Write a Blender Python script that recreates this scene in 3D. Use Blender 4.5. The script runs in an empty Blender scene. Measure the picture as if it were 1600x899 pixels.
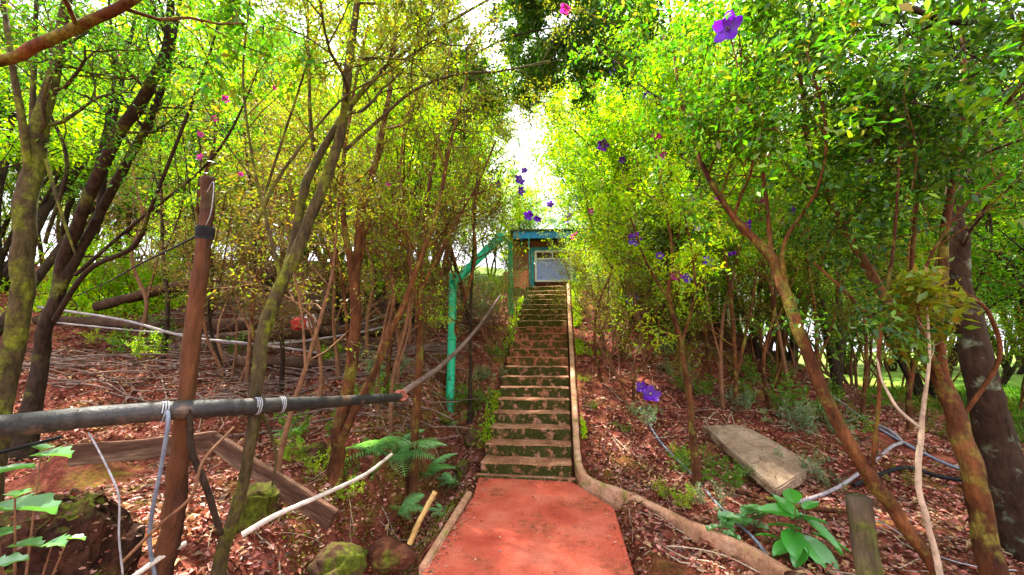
import bpy, bmesh, math, random
import numpy as np
from mathutils import Vector, Matrix, noise
S = bpy.context.scene
COL = S.collection
rng = np.random.default_rng(7)
random.seed(7)
R = math.radians

# ------------------------------------------------------------------ camera
FPX, PITCH, YAW, EYE = 590.0, R(9.57), R(7.99), 1.5
cam_d = bpy.data.cameras.new('camera')
cam = bpy.data.objects.new('camera', cam_d); COL.objects.link(cam)
cam_d.sensor_width = 36.0; cam_d.lens = 36.0 * FPX / 1600.0
cam_d.clip_start = 0.05; cam_d.clip_end = 1500
cam.location = (0, 0, EYE); cam.rotation_euler = (R(90) + PITCH, 0, YAW)
S.camera = cam
# ------------------------------------------------------------------ sky, sun, exposure
SUN_EL, SUN_AZ = R(64), R(-48)          # azimuth from +Y towards +X: sun stands high on the left
w = bpy.data.worlds.new('World'); S.world = w; w.use_nodes = True
nt = w.node_tree; nt.nodes.clear()
sky = nt.nodes.new('ShaderNodeTexSky'); sky.sky_type = 'NISHITA'; sky.sun_disc = False
sky.sun_elevation = SUN_EL; sky.sun_rotation = SUN_AZ; sky.dust_density = 3.0; sky.air_density = 1.0
bgn = nt.nodes.new('ShaderNodeBackground'); bgn.inputs[1].default_value = 0.075
outw = nt.nodes.new('ShaderNodeOutputWorld')
tc = nt.nodes.new('ShaderNodeTexCoord'); cl = nt.nodes.new('ShaderNodeTexNoise')
cl.inputs['Scale'].default_value = 2.2; cl.inputs['Detail'].default_value = 6
rp = nt.nodes.new('ShaderNodeValToRGB')
rp.color_ramp.elements[0].position = .30; rp.color_ramp.elements[0].color = (.45, .45, .45, 1)
rp.color_ramp.elements[1].position = .55; rp.color_ramp.elements[1].color = (1, 1, 1, 1)
mx = nt.nodes.new('ShaderNodeMix'); mx.data_type = 'RGBA'
nt.links.new(tc.outputs['Generated'], cl.inputs['Vector']); nt.links.new(cl.outputs[0], rp.inputs[0])
nt.links.new(rp.outputs[0], mx.inputs[0]); nt.links.new(sky.outputs[0], mx.inputs[6])
mx.inputs[7].default_value = (8.0, 7.8, 8.6, 1)      # bright thin cloud
nt.links.new(mx.outputs[2], bgn.inputs[0]); nt.links.new(bgn.outputs[0], outw.inputs[0])
sd = bpy.data.lights.new('sun', 'SUN'); sd.energy = 5.0; sd.angle = R(1.5); sd.color = (1, .93, .80)
sun = bpy.data.objects.new('sun', sd); COL.objects.link(sun)
sdir = Vector((math.sin(SUN_AZ) * math.cos(SUN_EL), math.cos(SUN_AZ) * math.cos(SUN_EL), math.sin(SUN_EL)))
sun.rotation_euler = sdir.to_track_quat('Z', 'Y').to_euler(); sun.location = (0, 0, 30)
S.view_settings.view_transform = 'Standard'; S.view_settings.look = 'None'
S.view_settings.gamma = 1; S.view_settings.use_curve_mapping = False
S.view_settings.exposure = 2.6
S.render.engine = 'CYCLES'
cy = S.cycles
cy.use_denoising = True; cy.denoiser = 'OPENIMAGEDENOISE'
cy.max_bounces = 7; cy.diffuse_bounces = 4; cy.glossy_bounces = 2; cy.transmission_bounces = 5; cy.transparent_max_bounces = 4
cy.sample_clamp_indirect = 6

# ------------------------------------------------------------------ measuring helpers
_th, _ps = PITCH, YAW
FW = np.array([-math.sin(_ps) * math.cos(_th), math.cos(_ps) * math.cos(_th), math.sin(_th)])
RT = np.array([math.cos(_ps), math.sin(_ps), 0.0]); UP = np.cross(RT, FW); C0 = np.array([0, 0, EYE])
def ray(px, py): return FW + RT * (px - 800) / FPX - UP * (py - 449.5) / FPX
def at(px, py, d): return C0 + ray(px, py) * d          # a point seen in that direction, d metres deep
def sstep(a, b, t):
    t = np.clip((t - a) / (b - a), 0, 1); return t * t * (3 - 2 * t)
ST_Y, RISE, RUN, NST = 4.85, .155, .27, 21
SXL, SXR = -1.07, .03
TOPZ = RISE * NST
def h_np(x, y):
    x = np.asarray(x, float); y = np.asarray(y, float)
    zs = np.clip((y - ST_Y) * RISE / RUN, 0, TOPZ)
    far = np.clip(y - 11.0, 0, 200)
    left = .32 + .40 * np.clip(y - 3.4, 0, 7.5) + .24 * np.clip(far, 0, 25)
    left = left + .14 * np.clip(-x - 4.5, 0, 9)
    right = zs * (1 - sstep(1.6, 7.5, x) * .86) + .02
    wl = sstep(-1.15, -2.6, x)
    z = (zs + .02 * 0) * (1 - wl) + left * wl
    z = np.where(x > SXR, right, z)
    z = z + np.where(x > 0, .03, .0) * np.clip(far, 0, 25)
    near = sstep(7.5, 5.0, y)
    ditch = np.exp(-((x + 1.62) / .33) ** 2) * near * sstep(1.2, 2.5, y)
    z = z - .62 * ditch
    # keep the soil under the landing and the steps
    z = z - .18 * sstep(-1.22, -1.07, x) * sstep(.62, .45, x) * sstep(4.95, 4.8, y)
    z = z - .16 * sstep(-1.2, -1.08, x) * sstep(.12, .03, x) * sstep(4.7, 4.9, y) * sstep(11.2, 10.6, y)
    return z
def hz(x, y): return float(h_np(x, y))
def gp(px, py, lo=1.2, lift=0):
    r = ray(px, py); d = lo
    while d < 80:
        p = C0 + r * d
        if p[2] < hz(p[0], p[1]) + lift: return p, d
        d += .02
    return C0 + r * 20, 20

# ------------------------------------------------------------------ scene helpers
def tag(o, label=None, cat=None, group=None, kind=None):
    if label: o['label'] = label
    if cat: o['category'] = cat
    if group: o['group'] = group
    if kind: o['kind'] = kind
    return o
def thing(name, label, cat, loc=(0, 0, 0), rz=0, group=None):
    o = bpy.data.objects.new(name, None); COL.objects.link(o); o.empty_display_size = .1
    o.location = tuple(float(v) for v in loc); o.rotation_euler = (0, 0, rz)
    return tag(o, label, cat, group)
def raw_mesh(name, V, F, k, smooth):
    me = bpy.data.meshes.new(name)
    V = np.asarray(V, np.float32).reshape(-1, 3); F = np.asarray(F, np.int32).reshape(-1, k)
    me.vertices.add(len(V)); me.vertices.foreach_set('co', V.ravel())
    me.loops.add(F.size); me.loops.foreach_set('vertex_index', F.ravel())
    me.polygons.add(len(F)); me.polygons.foreach_set('loop_start', np.arange(len(F), dtype=np.int32) * k)
    if smooth: me.polygons.foreach_set('use_smooth', np.ones(len(F), bool))
    me.update(calc_edges=True)
    return me
def link(name, me, mat, parent=None, world=True):
    o = bpy.data.objects.new(name, me); COL.objects.link(o)
    if mat and not me.materials: me.materials.append(mat)
    if parent:
        o.parent = parent
        if world:        # mesh is in world coordinates
            M = Matrix.Translation(parent.location) @ parent.rotation_euler.to_matrix().to_4x4()
            o.matrix_parent_inverse = Matrix.Identity(4)
            me.transform(M.inverted())
    return o
class Geo:
    """quads for tubes, leaf faces as triangles"""
    def __init__(s): s.v = []; s.f = []; s.n = 0
    def tube(s, P, rad, n=6, jit=0, cap=True):
        P = np.asarray(P, float); m = len(P)
        rad = np.broadcast_to(np.asarray(rad, float), (m,))
        T = np.gradient(P, axis=0); T /= (np.linalg.norm(T, axis=1)[:, None] + 1e-9)
        ref = np.array([0.31, .17, .93]) if abs(T[0][2]) < .8 else np.array([1.0, .1, 0])
        A = np.cross(T, ref); A /= (np.linalg.norm(A, axis=1)[:, None] + 1e-9); B = np.cross(T, A)
        a = np.linspace(0, 2 * np.pi, n, endpoint=False)
        rr = rad[:, None] * np.ones(n)
        if jit: rr = rr * (1 + jit * (rng.random((m, n)) - .5))
        V = P[:, None] + rr[..., None] * (A[:, None] * np.cos(a)[None, :, None] + B[:, None] * np.sin(a)[None, :, None])
        i = np.arange(m - 1)[:, None] * n; j = np.arange(n)[None]; j2 = (j + 1) % n
        F = np.stack([i + j, i + j2, i + n + j2, i + n + j], -1).reshape(-1, 4) + s.n
        s.v.append(V.reshape(-1, 3)); s.f.append(F); s.n += m * n
        if cap and n > 3:
            for k in (0, m - 1):
                c = s.n; s.v.append(P[k][None]); s.n += 1
                b = c - (m * n if k == 0 else n)
                if k == m - 1: b = c - 1 - n
                q = np.array([[b + t, b + (t + 1) % n, c, c] for t in range(n)])
                s.caps = getattr(s, 'caps', []); s.caps.append(q[:, :3])
    def build(s, name, mat, parent=None, smooth=True):
        me = bpy.data.meshes.new(name)
        V = np.concatenate(s.v).astype(np.float32); F = np.concatenate(s.f).astype(np.int32)
        caps = np.concatenate(s.caps).astype(np.int32) if getattr(s, 'caps', None) else np.zeros((0, 3), np.int32)
        me.vertices.add(len(V)); me.vertices.foreach_set('co', V.ravel())
        me.loops.add(F.size + caps.size); me.loops.foreach_set('vertex_index', np.concatenate([F.ravel(), caps.ravel()]))
        me.polygons.add(len(F) + len(caps))
        me.polygons.foreach_set('loop_start', np.concatenate([np.arange(len(F)) * 4, F.size + np.arange(len(caps)) * 3]).astype(np.int32))
        if smooth: me.polygons.foreach_set('use_smooth', np.ones(len(F) + len(caps), bool))
        me.update(calc_edges=True)
        return link(name, me, mat, parent)
def curve_pts(P, k=6):
    """Catmull-Rom through rows of P"""
    P = np.asarray(P, float); Q = np.vstack([2 * P[0] - P[1], P, 2 * P[-1] - P[-2]]); out = []
    for i in range(1, len(Q) - 2):
        for t in np.arange(k) / k:
            a, b, c, d = Q[i - 1], Q[i], Q[i + 1], Q[i + 2]
            out.append(.5 * (2 * b + (c - a) * t + (2 * a - 5 * b + 4 * c - d) * t * t + (3 * b - a - 3 * c + d) * t ** 3))
    out.append(Q[-2]); return np.array(out)
def boxes(name, bl, mat, parent=None, bevel=.0, world=True):
    """bl: list of (centre, size, euler); one mesh"""
    bm = bmesh.new()
    for c, sz, e in bl:
        from mathutils import Euler
        M = Matrix.Translation(Vector(c)) @ Euler(e).to_matrix().to_4x4() @ Matrix.Diagonal((*sz, 1))
        bmesh.ops.create_cube(bm, size=1, matrix=M)
    if bevel: bmesh.ops.bevel(bm, geom=bm.edges[:], offset=bevel, segments=2, affect='EDGES')
    me = bpy.data.meshes.new(name); bm.to_mesh(me); bm.free()
    return link(name, me, mat, parent, world)
def rough(o, amp, sc, cuts=0, seed=0):
    me = o.data
    bm = bmesh.new(); bm.from_mesh(me)
    if cuts: bmesh.ops.subdivide_edges(bm, edges=bm.edges[:], cuts=cuts, use_grid_fill=True)
    for v in bm.verts:
        v.co += noise.noise_vector(v.co * sc + Vector((seed, 3, 1))) * amp
    bm.to_mesh(me); bm.free(); me.update()
    return o

# ------------------------------------------------------------------ materials
def N(nt, t, **kw):
    n = nt.nodes.new(t)
    for k, v in kw.items(): setattr(n, k, v)
    return n
def ramp(nt, cols, src, const=False):
    r = N(nt, 'ShaderNodeValToRGB'); e = r.color_ramp.elements
    if const: r.color_ramp.interpolation = 'CONSTANT'
    k = len(cols)
    for i, c in enumerate(cols):
        pos, c = c if isinstance(c[0], (int, float)) and isinstance(c[1], tuple) else (i / (k if const else max(1, k - 1)), c)
        el = e[i] if i < 2 else e.new(pos)
        el.position = pos; el.color = (*c, 1)
    nt.links.new(src, r.inputs[0]); return r.outputs[0]
def noise_n(nt, scale, detail=4, rough=.55, coord=None, dist=0):
    n = N(nt, 'ShaderNodeTexNoise'); n.inputs['Scale'].default_value = scale
    n.inputs['Detail'].default_value = detail; n.inputs['Roughness'].default_value = rough
    n.inputs['Distortion'].default_value = dist
    if coord is not None: nt.links.new(coord, n.inputs['Vector'])
    return n.outputs[0]
def mixc(nt, f, a, b, mode='MIX'):
    m = N(nt, 'ShaderNodeMix', data_type='RGBA', blend_type=mode)
    for i, v in ((0, f), (6, a), (7, b)):
        if isinstance(v, tuple): m.inputs[i].default_value = (*v, 1)
        elif isinstance(v, (int, float)): m.inputs[i].default_value = v
        else: nt.links.new(v, m.inputs[i])
    return m.outputs[2]
def newmat(name):
    m = bpy.data.materials.new(name); m.use_nodes = True; nt = m.node_tree; nt.nodes.clear()
    o = N(nt, 'ShaderNodeOutputMaterial'); return m, nt, o
def leafmat(name, cols, tcol=(1.25, 1.25, .55), trans=.5, gloss=.03):
    m, nt, o = newmat(name)
    g = N(nt, 'ShaderNodeNewGeometry'); oi = N(nt, 'ShaderNodeObjectInfo')
    c = ramp(nt, cols, g.outputs['Random Per Island'])
    tco = N(nt, 'ShaderNodeTexCoord')
    cl = noise_n(nt, .9, 2, .5, tco.outputs['Object'])
    c = mixc(nt, .75, c, ramp(nt, [(.30, (.55, .55, .6)), (.7, (1.35, 1.35, 1.2))], cl), 'MULTIPLY')
    c = mixc(nt, .5, c, ramp(nt, [(.75, .95, .8), (1.25, 1.1, .9)], oi.outputs['Random']), 'MULTIPLY')
    d = N(nt, 'ShaderNodeBsdfDiffuse'); t = N(nt, 'ShaderNodeBsdfTranslucent'); gl = N(nt, 'ShaderNodeBsdfGlossy')
    gl.inputs['Roughness'].default_value = .38
    nt.links.new(c, d.inputs[0]); nt.links.new(mixc(nt, 1, c, tcol, 'MULTIPLY'), t.inputs[0])
    a = N(nt, 'ShaderNodeMixShader'); a.inputs[0].default_value = trans
    nt.links.new(d.outputs[0], a.inputs[1]); nt.links.new(t.outputs[0], a.inputs[2])
    b = N(nt, 'ShaderNodeMixShader'); b.inputs[0].default_value = gloss
    nt.links.new(a.outputs[0], b.inputs[1]); nt.links.new(gl.outputs[0], b.inputs[2])
    nt.links.new(b.outputs[0], o.inputs[0]); return m
def solid(name, cols, scale=6, rough=.7, bump=.3, bscale=None, metal=0, stretch=None, detail=5, moss=None, mossamt=.5, mscale=3, upmoss=False, grain=.6):
    m, nt, o = newmat(name)
    p = N(nt, 'ShaderNodeBsdfPrincipled'); tco = N(nt, 'ShaderNodeTexCoord')
    co = tco.outputs['Object']
    if stretch:
        mp = N(nt, 'ShaderNodeMapping'); mp.inputs['Scale'].default_value = stretch
        nt.links.new(co, mp.inputs[0]); co = mp.outputs[0]
    n1 = noise_n(nt, scale, detail, .62, co)
    c = ramp(nt, [(.28 + .44 * i / max(1, len(cols) - 1), q) for i, q in enumerate(cols)], n1)
    if moss:
        n2 = noise_n(nt, mscale, 5, .65, tco.outputs['Object'])
        f = ramp(nt, [(mossamt - .05, (0, 0, 0)), (mossamt + .06, (1, 1, 1))], n2)
        if upmoss:
            g = N(nt, 'ShaderNodeNewGeometry'); sx = N(nt, 'ShaderNodeSeparateXYZ'); nt.links.new(g.outputs['Normal'], sx.inputs[0])
            up = ramp(nt, [(.2, (1, 1, 1)), (.75, (0, 0, 0))] if upmoss == 'sides' else [(.2, (0, 0, 0)), (.7, (1, 1, 1))], sx.outputs[2])
            f = mixc(nt, 1, f, up, 'MULTIPLY')
        n3 = noise_n(nt, mscale * 9, 3, .6, tco.outputs['Object'])
        c = mixc(nt, f, c, ramp(nt, [(.3, tuple(v * .5 for v in moss)), (.7, tuple(v * 1.4 for v in moss))], n3))
    if grain: c = mixc(nt, grain, c, ramp(nt, [(.34, (.35, .33, .32)), (.66, (1.45, 1.4, 1.35))], noise_n(nt, bscale or scale * 5, 6, .7, co)), 'MULTIPLY')
    nt.links.new(c, p.inputs['Base Color']); p.inputs['Roughness'].default_value = rough; p.inputs['Specular IOR Level'].default_value = .12 if rough > .55 else .4; p.inputs['Metallic'].default_value = metal
    if bump:
        b = N(nt, 'ShaderNodeBump'); b.inputs['Strength'].default_value = bump; b.inputs['Distance'].default_value = .02
        nt.links.new(noise_n(nt, bscale or scale * 4, 6, .65, co), b.inputs['Height']); nt.links.new(b.outputs[0], p.inputs['Normal'])
    nt.links.new(p.outputs[0], o.inputs[0]); return m
M = {}
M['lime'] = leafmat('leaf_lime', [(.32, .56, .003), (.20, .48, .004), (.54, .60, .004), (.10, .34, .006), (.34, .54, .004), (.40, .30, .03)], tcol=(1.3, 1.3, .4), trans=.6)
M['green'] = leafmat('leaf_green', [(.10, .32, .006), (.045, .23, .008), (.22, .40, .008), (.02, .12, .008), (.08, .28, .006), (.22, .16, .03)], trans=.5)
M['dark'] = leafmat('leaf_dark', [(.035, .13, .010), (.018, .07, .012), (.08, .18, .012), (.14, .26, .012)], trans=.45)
M['olive'] = leafmat('leaf_olive', [(.22, .28, .012), (.10, .17, .012), (.28, .18, .02), (.16, .30, .012)], trans=.5)
M['grey'] = leafmat('leaf_greygreen', [(.20, .30, .16), (.12, .20, .10), (.28, .34, .20), (.14, .24, .08)], trans=.4)
M['rust'] = leafmat('leaf_rust', [(.22, .14, .04), (.16, .10, .04), (.14, .15, .03), (.24, .12, .05)], trans=.4)
M['fern'] = leafmat('leaf_fern', [(.20, .50, .18), (.28, .58, .26), (.12, .38, .10)], trans=.45)
M['broad'] = leafmat('leaf_broad', [(.05, .30, .03), (.08, .38, .04)], trans=.35, gloss=.10)
M['purple'] = leafmat('petal_purple', [(.085, .004, .46), (.12, .006, .40), (.06, .004, .50)], tcol=(1.2, .8, 1.3), trans=.4, gloss=.03)
M['magenta'] = leafmat('petal_magenta', [(.42, .02, .30), (.45, .03, .22)], tcol=(1.2, .8, 1.1), trans=.4, gloss=.03)
M['litter'] = leafmat('litter', [(.26, .05, .03), (.44, .12, .09), (.08, .02, .015), (.60, .28, .25), (.24, .07, .045), (.46, .30, .15), (.40, .13, .13), (.10, .035, .02), (.20, .10, .05), (.07, .03, .02)], tcol=(1, .9, .8), trans=.12, gloss=.03)
M['stamen'] = solid('flower_centre', [(.5, .5, .3), (.6, .55, .4)], bump=0)
M['bark_dark'] = solid('bark_dark', [(.012, .008, .006), (.04, .026, .017), (.024, .015, .010)], 9, .85, 1, 30, stretch=(1, 1, .35), moss=(.10, .12, .02), mossamt=.60, mscale=3, grain=.8)
M['bark_moss'] = solid('bark_moss', [(.016, .012, .007), (.07, .05, .022), (.04, .028, .012)], 9, .85, 1, 30, stretch=(1, 1, .35), moss=(.12, .13, .012), mossamt=.54, mscale=4, grain=.8)
M['bark_orange'] = solid('bark_orange', [(.022, .008, .005), (.10, .036, .013), (.22, .09, .03)], 6, .75, 1, 30, stretch=(1, 1, .35), moss=(.17, .15, .025), mossamt=.57, mscale=5, grain=.8)
M['bark_lichen'] = solid('bark_lichen', [(.014, .009, .007), (.05, .028, .017), (.025, .015, .011)], 7, .9, .9, 30, stretch=(1, 1, .4), moss=(.14, .17, .11), mossamt=.63, mscale=7)
M['twig'] = solid('twig_brown', [(.12, .06, .035), (.24, .12, .06)], 5, .8, .2)
M['twig_pale'] = solid('twig_pale', [(.28, .20, .13), (.48, .38, .28)], 5, .8, .2)

# soil
def soil():
    m, nt, o = newmat('red_soil'); p = N(nt, 'ShaderNodeBsdfPrincipled'); tco = N(nt, 'ShaderNodeTexCoord'); co = tco.outputs['Object']
    big = noise_n(nt, .55, 4, .6, co); mid = noise_n(nt, 5, 6, .7, co); fine = noise_n(nt, 38, 5, .7, co)
    c = ramp(nt, [(.3, (.05, .018, .011)), (.5, (.15, .045, .028)), (.68, (.36, .14, .10))], mid)
    c = mixc(nt, .7, c, ramp(nt, [(.32, (.35, .30, .28)), (.7, (1.5, 1.3, 1.25))], fine), 'MULTIPLY')
    v = N(nt, 'ShaderNodeTexVoronoi'); v.inputs['Scale'].default_value = 26; nt.links.new(co, v.inputs['Vector'])
    c = mixc(nt, .55, c, ramp(nt, [(.0, (.7, .6, .5)), (.5, (1.3, 1.1, 1.1)), (1, (.6, .4, .35))], v.outputs['Color']), 'MULTIPLY')
    mf = ramp(nt, [(.50, (0, 0, 0)), (.62, (1, 1, 1))], noise_n(nt, 1.4, 6, .7, co, .3))
    mf2 = mixc(nt, 1, mf, ramp(nt, [(.38, (0, 0, 0)), (.60, (.85, .85, .85))], big), 'MULTIPLY')
    c = mixc(nt, mf2, c, ramp(nt, [(.3, (.05, .06, .008)), (.7, (.26, .20, .02))], fine))
    # right-hand lawn and far undergrowth
    sx = N(nt, 'ShaderNodeSeparateXYZ'); nt.links.new(co, sx.inputs[0])
    mr = N(nt, 'ShaderNodeMapRange'); mr.inputs[1].default_value = 7.0; mr.inputs[2].default_value = 10.5; nt.links.new(sx.outputs[0], mr.inputs[0])
    c = mixc(nt, mr.outputs[0], c, ramp(nt, [(.3, (.06, .16, .02)), (.7, (.22, .38, .05))], fine))
    mr2 = N(nt, 'ShaderNodeMapRange'); mr2.inputs[1].default_value = 12; mr2.inputs[2].default_value = 17; nt.links.new(sx.outputs[1], mr2.inputs[0])
    c = mixc(nt, mr2.outputs[0], c, ramp(nt, [(.3, (.06, .12, .02)), (.7, (.16, .22, .04))], mid))
    nt.links.new(c, p.inputs['Base Color']); p.inputs['Roughness'].default_value = .9; p.inputs['Specular IOR Level'].default_value = .08
    b = N(nt, 'ShaderNodeBump'); b.inputs['Strength'].default_value = .9; b.inputs['Distance'].default_value = .03
    nt.links.new(fine, b.inputs['Height']); nt.links.new(b.outputs[0], p.inputs['Normal'])
    nt.links.new(p.outputs[0], o.inputs[0]); return m
M['soil'] = soil()

# ------------------------------------------------------------------ ground
def axis(a, b, fine, reach):
    c = list(np.arange(a, b + fine, fine)); s = fine
    lo, hi = a, c[-1]
    while lo > -reach: s *= 1.35; lo -= s; c.insert(0, lo)
    s = fine
    while hi < reach: s *= 1.35; hi += s; c.append(hi)
    return np.array(c)
gx = axis(-7.5, 7.5, .07, 260); gy = axis(.8, 12.5, .07, 260)
X, Y = np.meshgrid(gx, gy)
Z = h_np(X, Y)
def vnoise(x, y, s, seed):
    g = np.random.default_rng(seed).random((256, 256)); u = x * s + 1000; v = y * s + 1000
    i = np.floor(u).astype(int); j = np.floor(v).astype(int); fu = u - i; fv = v - j
    fu = fu * fu * (3 - 2 * fu); fv = fv * fv * (3 - 2 * fv)
    q = lambda a, b: g[a % 256, b % 256]
    return (q(i, j) * (1 - fu) + q(i + 1, j) * fu) * (1 - fv) + (q(i, j + 1) * (1 - fu) + q(i + 1, j + 1) * fu) * fv - .5
def relief(x, y):
    m = 1 - sstep(-1.35, -1.1, x) * sstep(.75, .2, x) * (.9)
    lft = sstep(-1.4, -2.2, x)
    return m * (vnoise(x, y, .9, 1) * (.16 + .16 * lft) + vnoise(x, y, 2.7, 2) * (.08 + .06 * lft) + vnoise(x, y, 7.5, 3) * .045 + vnoise(x, y, 16, 4) * .02)
Z = Z + relief(X, Y)
# small mound, bottom left
mp_, _ = gp(95, 760)
Z += .34 * np.exp(-((X - mp_[0]) / .34) ** 2 - ((Y - mp_[1] - .10) / .24) ** 2)
nx = len(gx); ny = len(gy)
idx = np.arange(nx * ny).reshape(ny, nx)
Fq = np.stack([idx[:-1, :-1], idx[:-1, 1:], idx[1:, 1:], idx[1:, :-1]], -1).reshape(-1, 4)
g = link('ground', raw_mesh('ground', np.stack([X, Y, Z], -1).reshape(-1, 3), Fq, 4, True), M['soil']); tag(g, kind='structure')
def gz(x, y): return float(h_np(x, y) + relief(np.asarray(float(x)), np.asarray(float(y))))

# ------------------------------------------------------------------ landing, steps, kerb
M['red_floor'] = solid('red_oxide_cement', [(.36, .05, .03), (.50, .10, .06), (.58, .17, .11)], 2.2, .6, .25, 60, moss=(.36, .09, .05), mossamt=.58, mscale=1.9, grain=.45)
M['step'] = solid('stair_cement', [(.14, .06, .03), (.32, .15, .08), (.46, .25, .17)], 5, .85, .5, 40, moss=(.042, .048, .009), mossamt=.43, mscale=9, upmoss='sides', grain=.75)
M['step_red'] = solid('stair_red_cement', [(.16, .05, .025), (.34, .12, .06), (.44, .20, .12)], 5, .85, .5, 40, moss=(.07, .06, .012), mossamt=.47, mscale=9, upmoss='sides')  # riser moss, deepened to paint the shade under the nosings
M['step_olive'] = solid('stair_olive_cement', [(.16, .10, .04), (.32, .20, .09), (.44, .30, .17)], 5, .85, .5, 40, moss=(.06, .065, .008), mossamt=.42, mscale=9, upmoss='sides')  # mossy risers, with shadow below each nosing put into their colour
M['kerb'] = solid('kerb_cement', [(.24, .11, .055), (.46, .25, .15), (.58, .36, .25)], 4, .8, .4, 40, moss=(.22, .20, .04), mossamt=.60, mscale=5)
M['slab'] = solid('slab_cement', [(.12, .08, .05), (.24, .17, .11), (.34, .26, .18)], 5, .85, .4, 60, moss=(.12, .06, .03), mossamt=.52, mscale=6, upmoss='sides')

bm = bmesh.new()
outline = [(-1.02, 2.55), (.43, 2.55), (.43, 4.08), (.22, 4.45), (.05, 4.78), (-1.08, 4.78), (-1.0, 4.2)]
vs = [bm.verts.new((x, y, 0)) for x, y in outline]; f = bm.faces.new(vs)
r_ = bmesh.ops.extrude_face_region(bm, geom=[f])
for v in [e for e in r_['geom'] if isinstance(e, bmesh.types.BMVert)]: v.co.z -= .16
bmesh.ops.recalc_face_normals(bm, faces=bm.faces[:])
bmesh.ops.bevel(bm, geom=[e for e in bm.edges if abs(e.verts[0].co.z) < .01 and abs(e.verts[1].co.z) < .01], offset=.015, segments=2, affect='EDGES')
me = bpy.data.meshes.new('path'); bm.to_mesh(me); bm.free()
tag(link('path', me, M['red_floor']), kind='structure')
eg = thing('edging_strip', 'narrow tan cement edging along the left side of the red landing', 'kerb', (-1.04, 3.4, 0))
boxes('strip', [((-1.045, 3.55, -.05), (.07, 1.45, .13), (0, 0, R(1.5)))], M['kerb'], eg, .012)

stair = thing('staircase', 'long flight of mossy cement steps climbing from the red landing to the hut', 'staircase', ((SXL + SXR) / 2, ST_Y, 0))
for i in range(NST):
    y0 = ST_Y + i * RUN; z1 = (i + 1) * RISE
    jx = random.uniform(-.02, .02)
    depth = RUN + .12 if i < NST - 1 else 1.1
    bm = bmesh.new()
    nxs, nys, nzs = 26, 5, 3
    x0, x1 = SXL + jx, SXR + .01
    zt = RISE - .004
    Mx = Matrix.Translation(((x0 + x1) / 2, y0 + depth / 2, z1 - .09)) @ Matrix.Diagonal((x1 - x0, depth, .18, 1))
    bmesh.ops.create_cube(bm, size=1, matrix=Mx)
    bmesh.ops.bevel(bm, geom=bm.edges[:], offset=.012, segments=1, affect='EDGES')
    es = [e for e in bm.edges if abs(e.verts[0].co.x - e.verts[1].co.x) > .5]
    bmesh.ops.subdivide_edges(bm, edges=es, cuts=nxs, use_grid_fill=True)
    for v in bm.verts:
        n = noise.noise_vector(v.co * 5 + Vector((0, i * 3.1, 0)))
        if v.co.z < z1 - .035 and v.co.y < y0 + .05: v.co.y += .028
        n2_ = noise.noise_vector(v.co * 21); v.co.y += n.y * .022 + n2_.y * .012; v.co.z += n.z * .012 + noise.noise(v.co * 1.5) * .012 + n2_.z * .006
    me = bpy.data.meshes.new('step'); bm.to_mesh(me); bm.free()
    for p in me.polygons: p.use_smooth = False
    link('step', me, M['step'] if i < 8 else M['step_red'] if i < 13 else M['step_olive'], stair)
boxes('riser_base', [(((SXL + SXR) / 2, ST_Y - .035, .008), (SXR - SXL + .1, .08, .03), (0, 0, 0))], M['step'], stair, .006)

# kerb: runs down beside the steps then bends away across the right-hand soil
def prism_path(name, pts, wid, hgt, mat, parent, amp=.008):
    """a soft-topped strip following pts (x, y, z)"""
    P = curve_pts(pts, 10); T = np.gradient(P, axis=0); T[:, 2] = 0; T /= np.linalg.norm(T, axis=1)[:, None]
    A = np.stack([T[:, 1], -T[:, 0], T[:, 2] * 0], -1)
    prof = [(-.5, -1), (-.5, -.06), (-.42, .04), (0, .06), (.42, .04), (.5, -.06), (.5, -1)]
    V = []
    for k, p in enumerate(P):
        for a, b in prof:
            q = p + A[k] * a * wid + np.array([0, 0, b * hgt])
            q = q + np.array(noise.noise_vector(Vector(q) * 6)) * amp + np.array(noise.noise_vector(Vector(q) * 22)) * amp * .5
            V.append(q)
    n = len(prof); m = len(P)
    F = [(i * n + j, i * n + j + 1, (i + 1) * n + j + 1, (i + 1) * n + j) for i in range(m - 1) for j in range(n - 1)]
    return link(name, raw_mesh(name, V, F, 4, False), mat, parent)
kb = thing('concrete_kerb', 'pale pinkish cement kerb beside the steps, bending right across the soil', 'kerb', (.12, 4.7, 0))
kx = .11
pk = [(kx, ST_Y + RUN * t + .05, RISE * t + .12) for t in (21, 17, 13, 9, 6, 4, 2.4, 1)] + [(.13, 4.88, .15), (.19, 4.68, .11)]
g1, _ = gp(985, 785); g2, _ = gp(1080, 832); g3, _ = gp(1150, 862); g4, _ = gp(1235, 915)
pk[-1] = (.165, 4.70, .115); pk += [(.20, 4.64, .105), (.34, 4.50, .08)] + [(g_[0], g_[1], max(.06, g_[2] + .07)) for g_ in (g1, g2, g3, g4)]
prism_path('kerb_strip', pk, .082, .26, M['kerb'], kb, .009)

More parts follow.
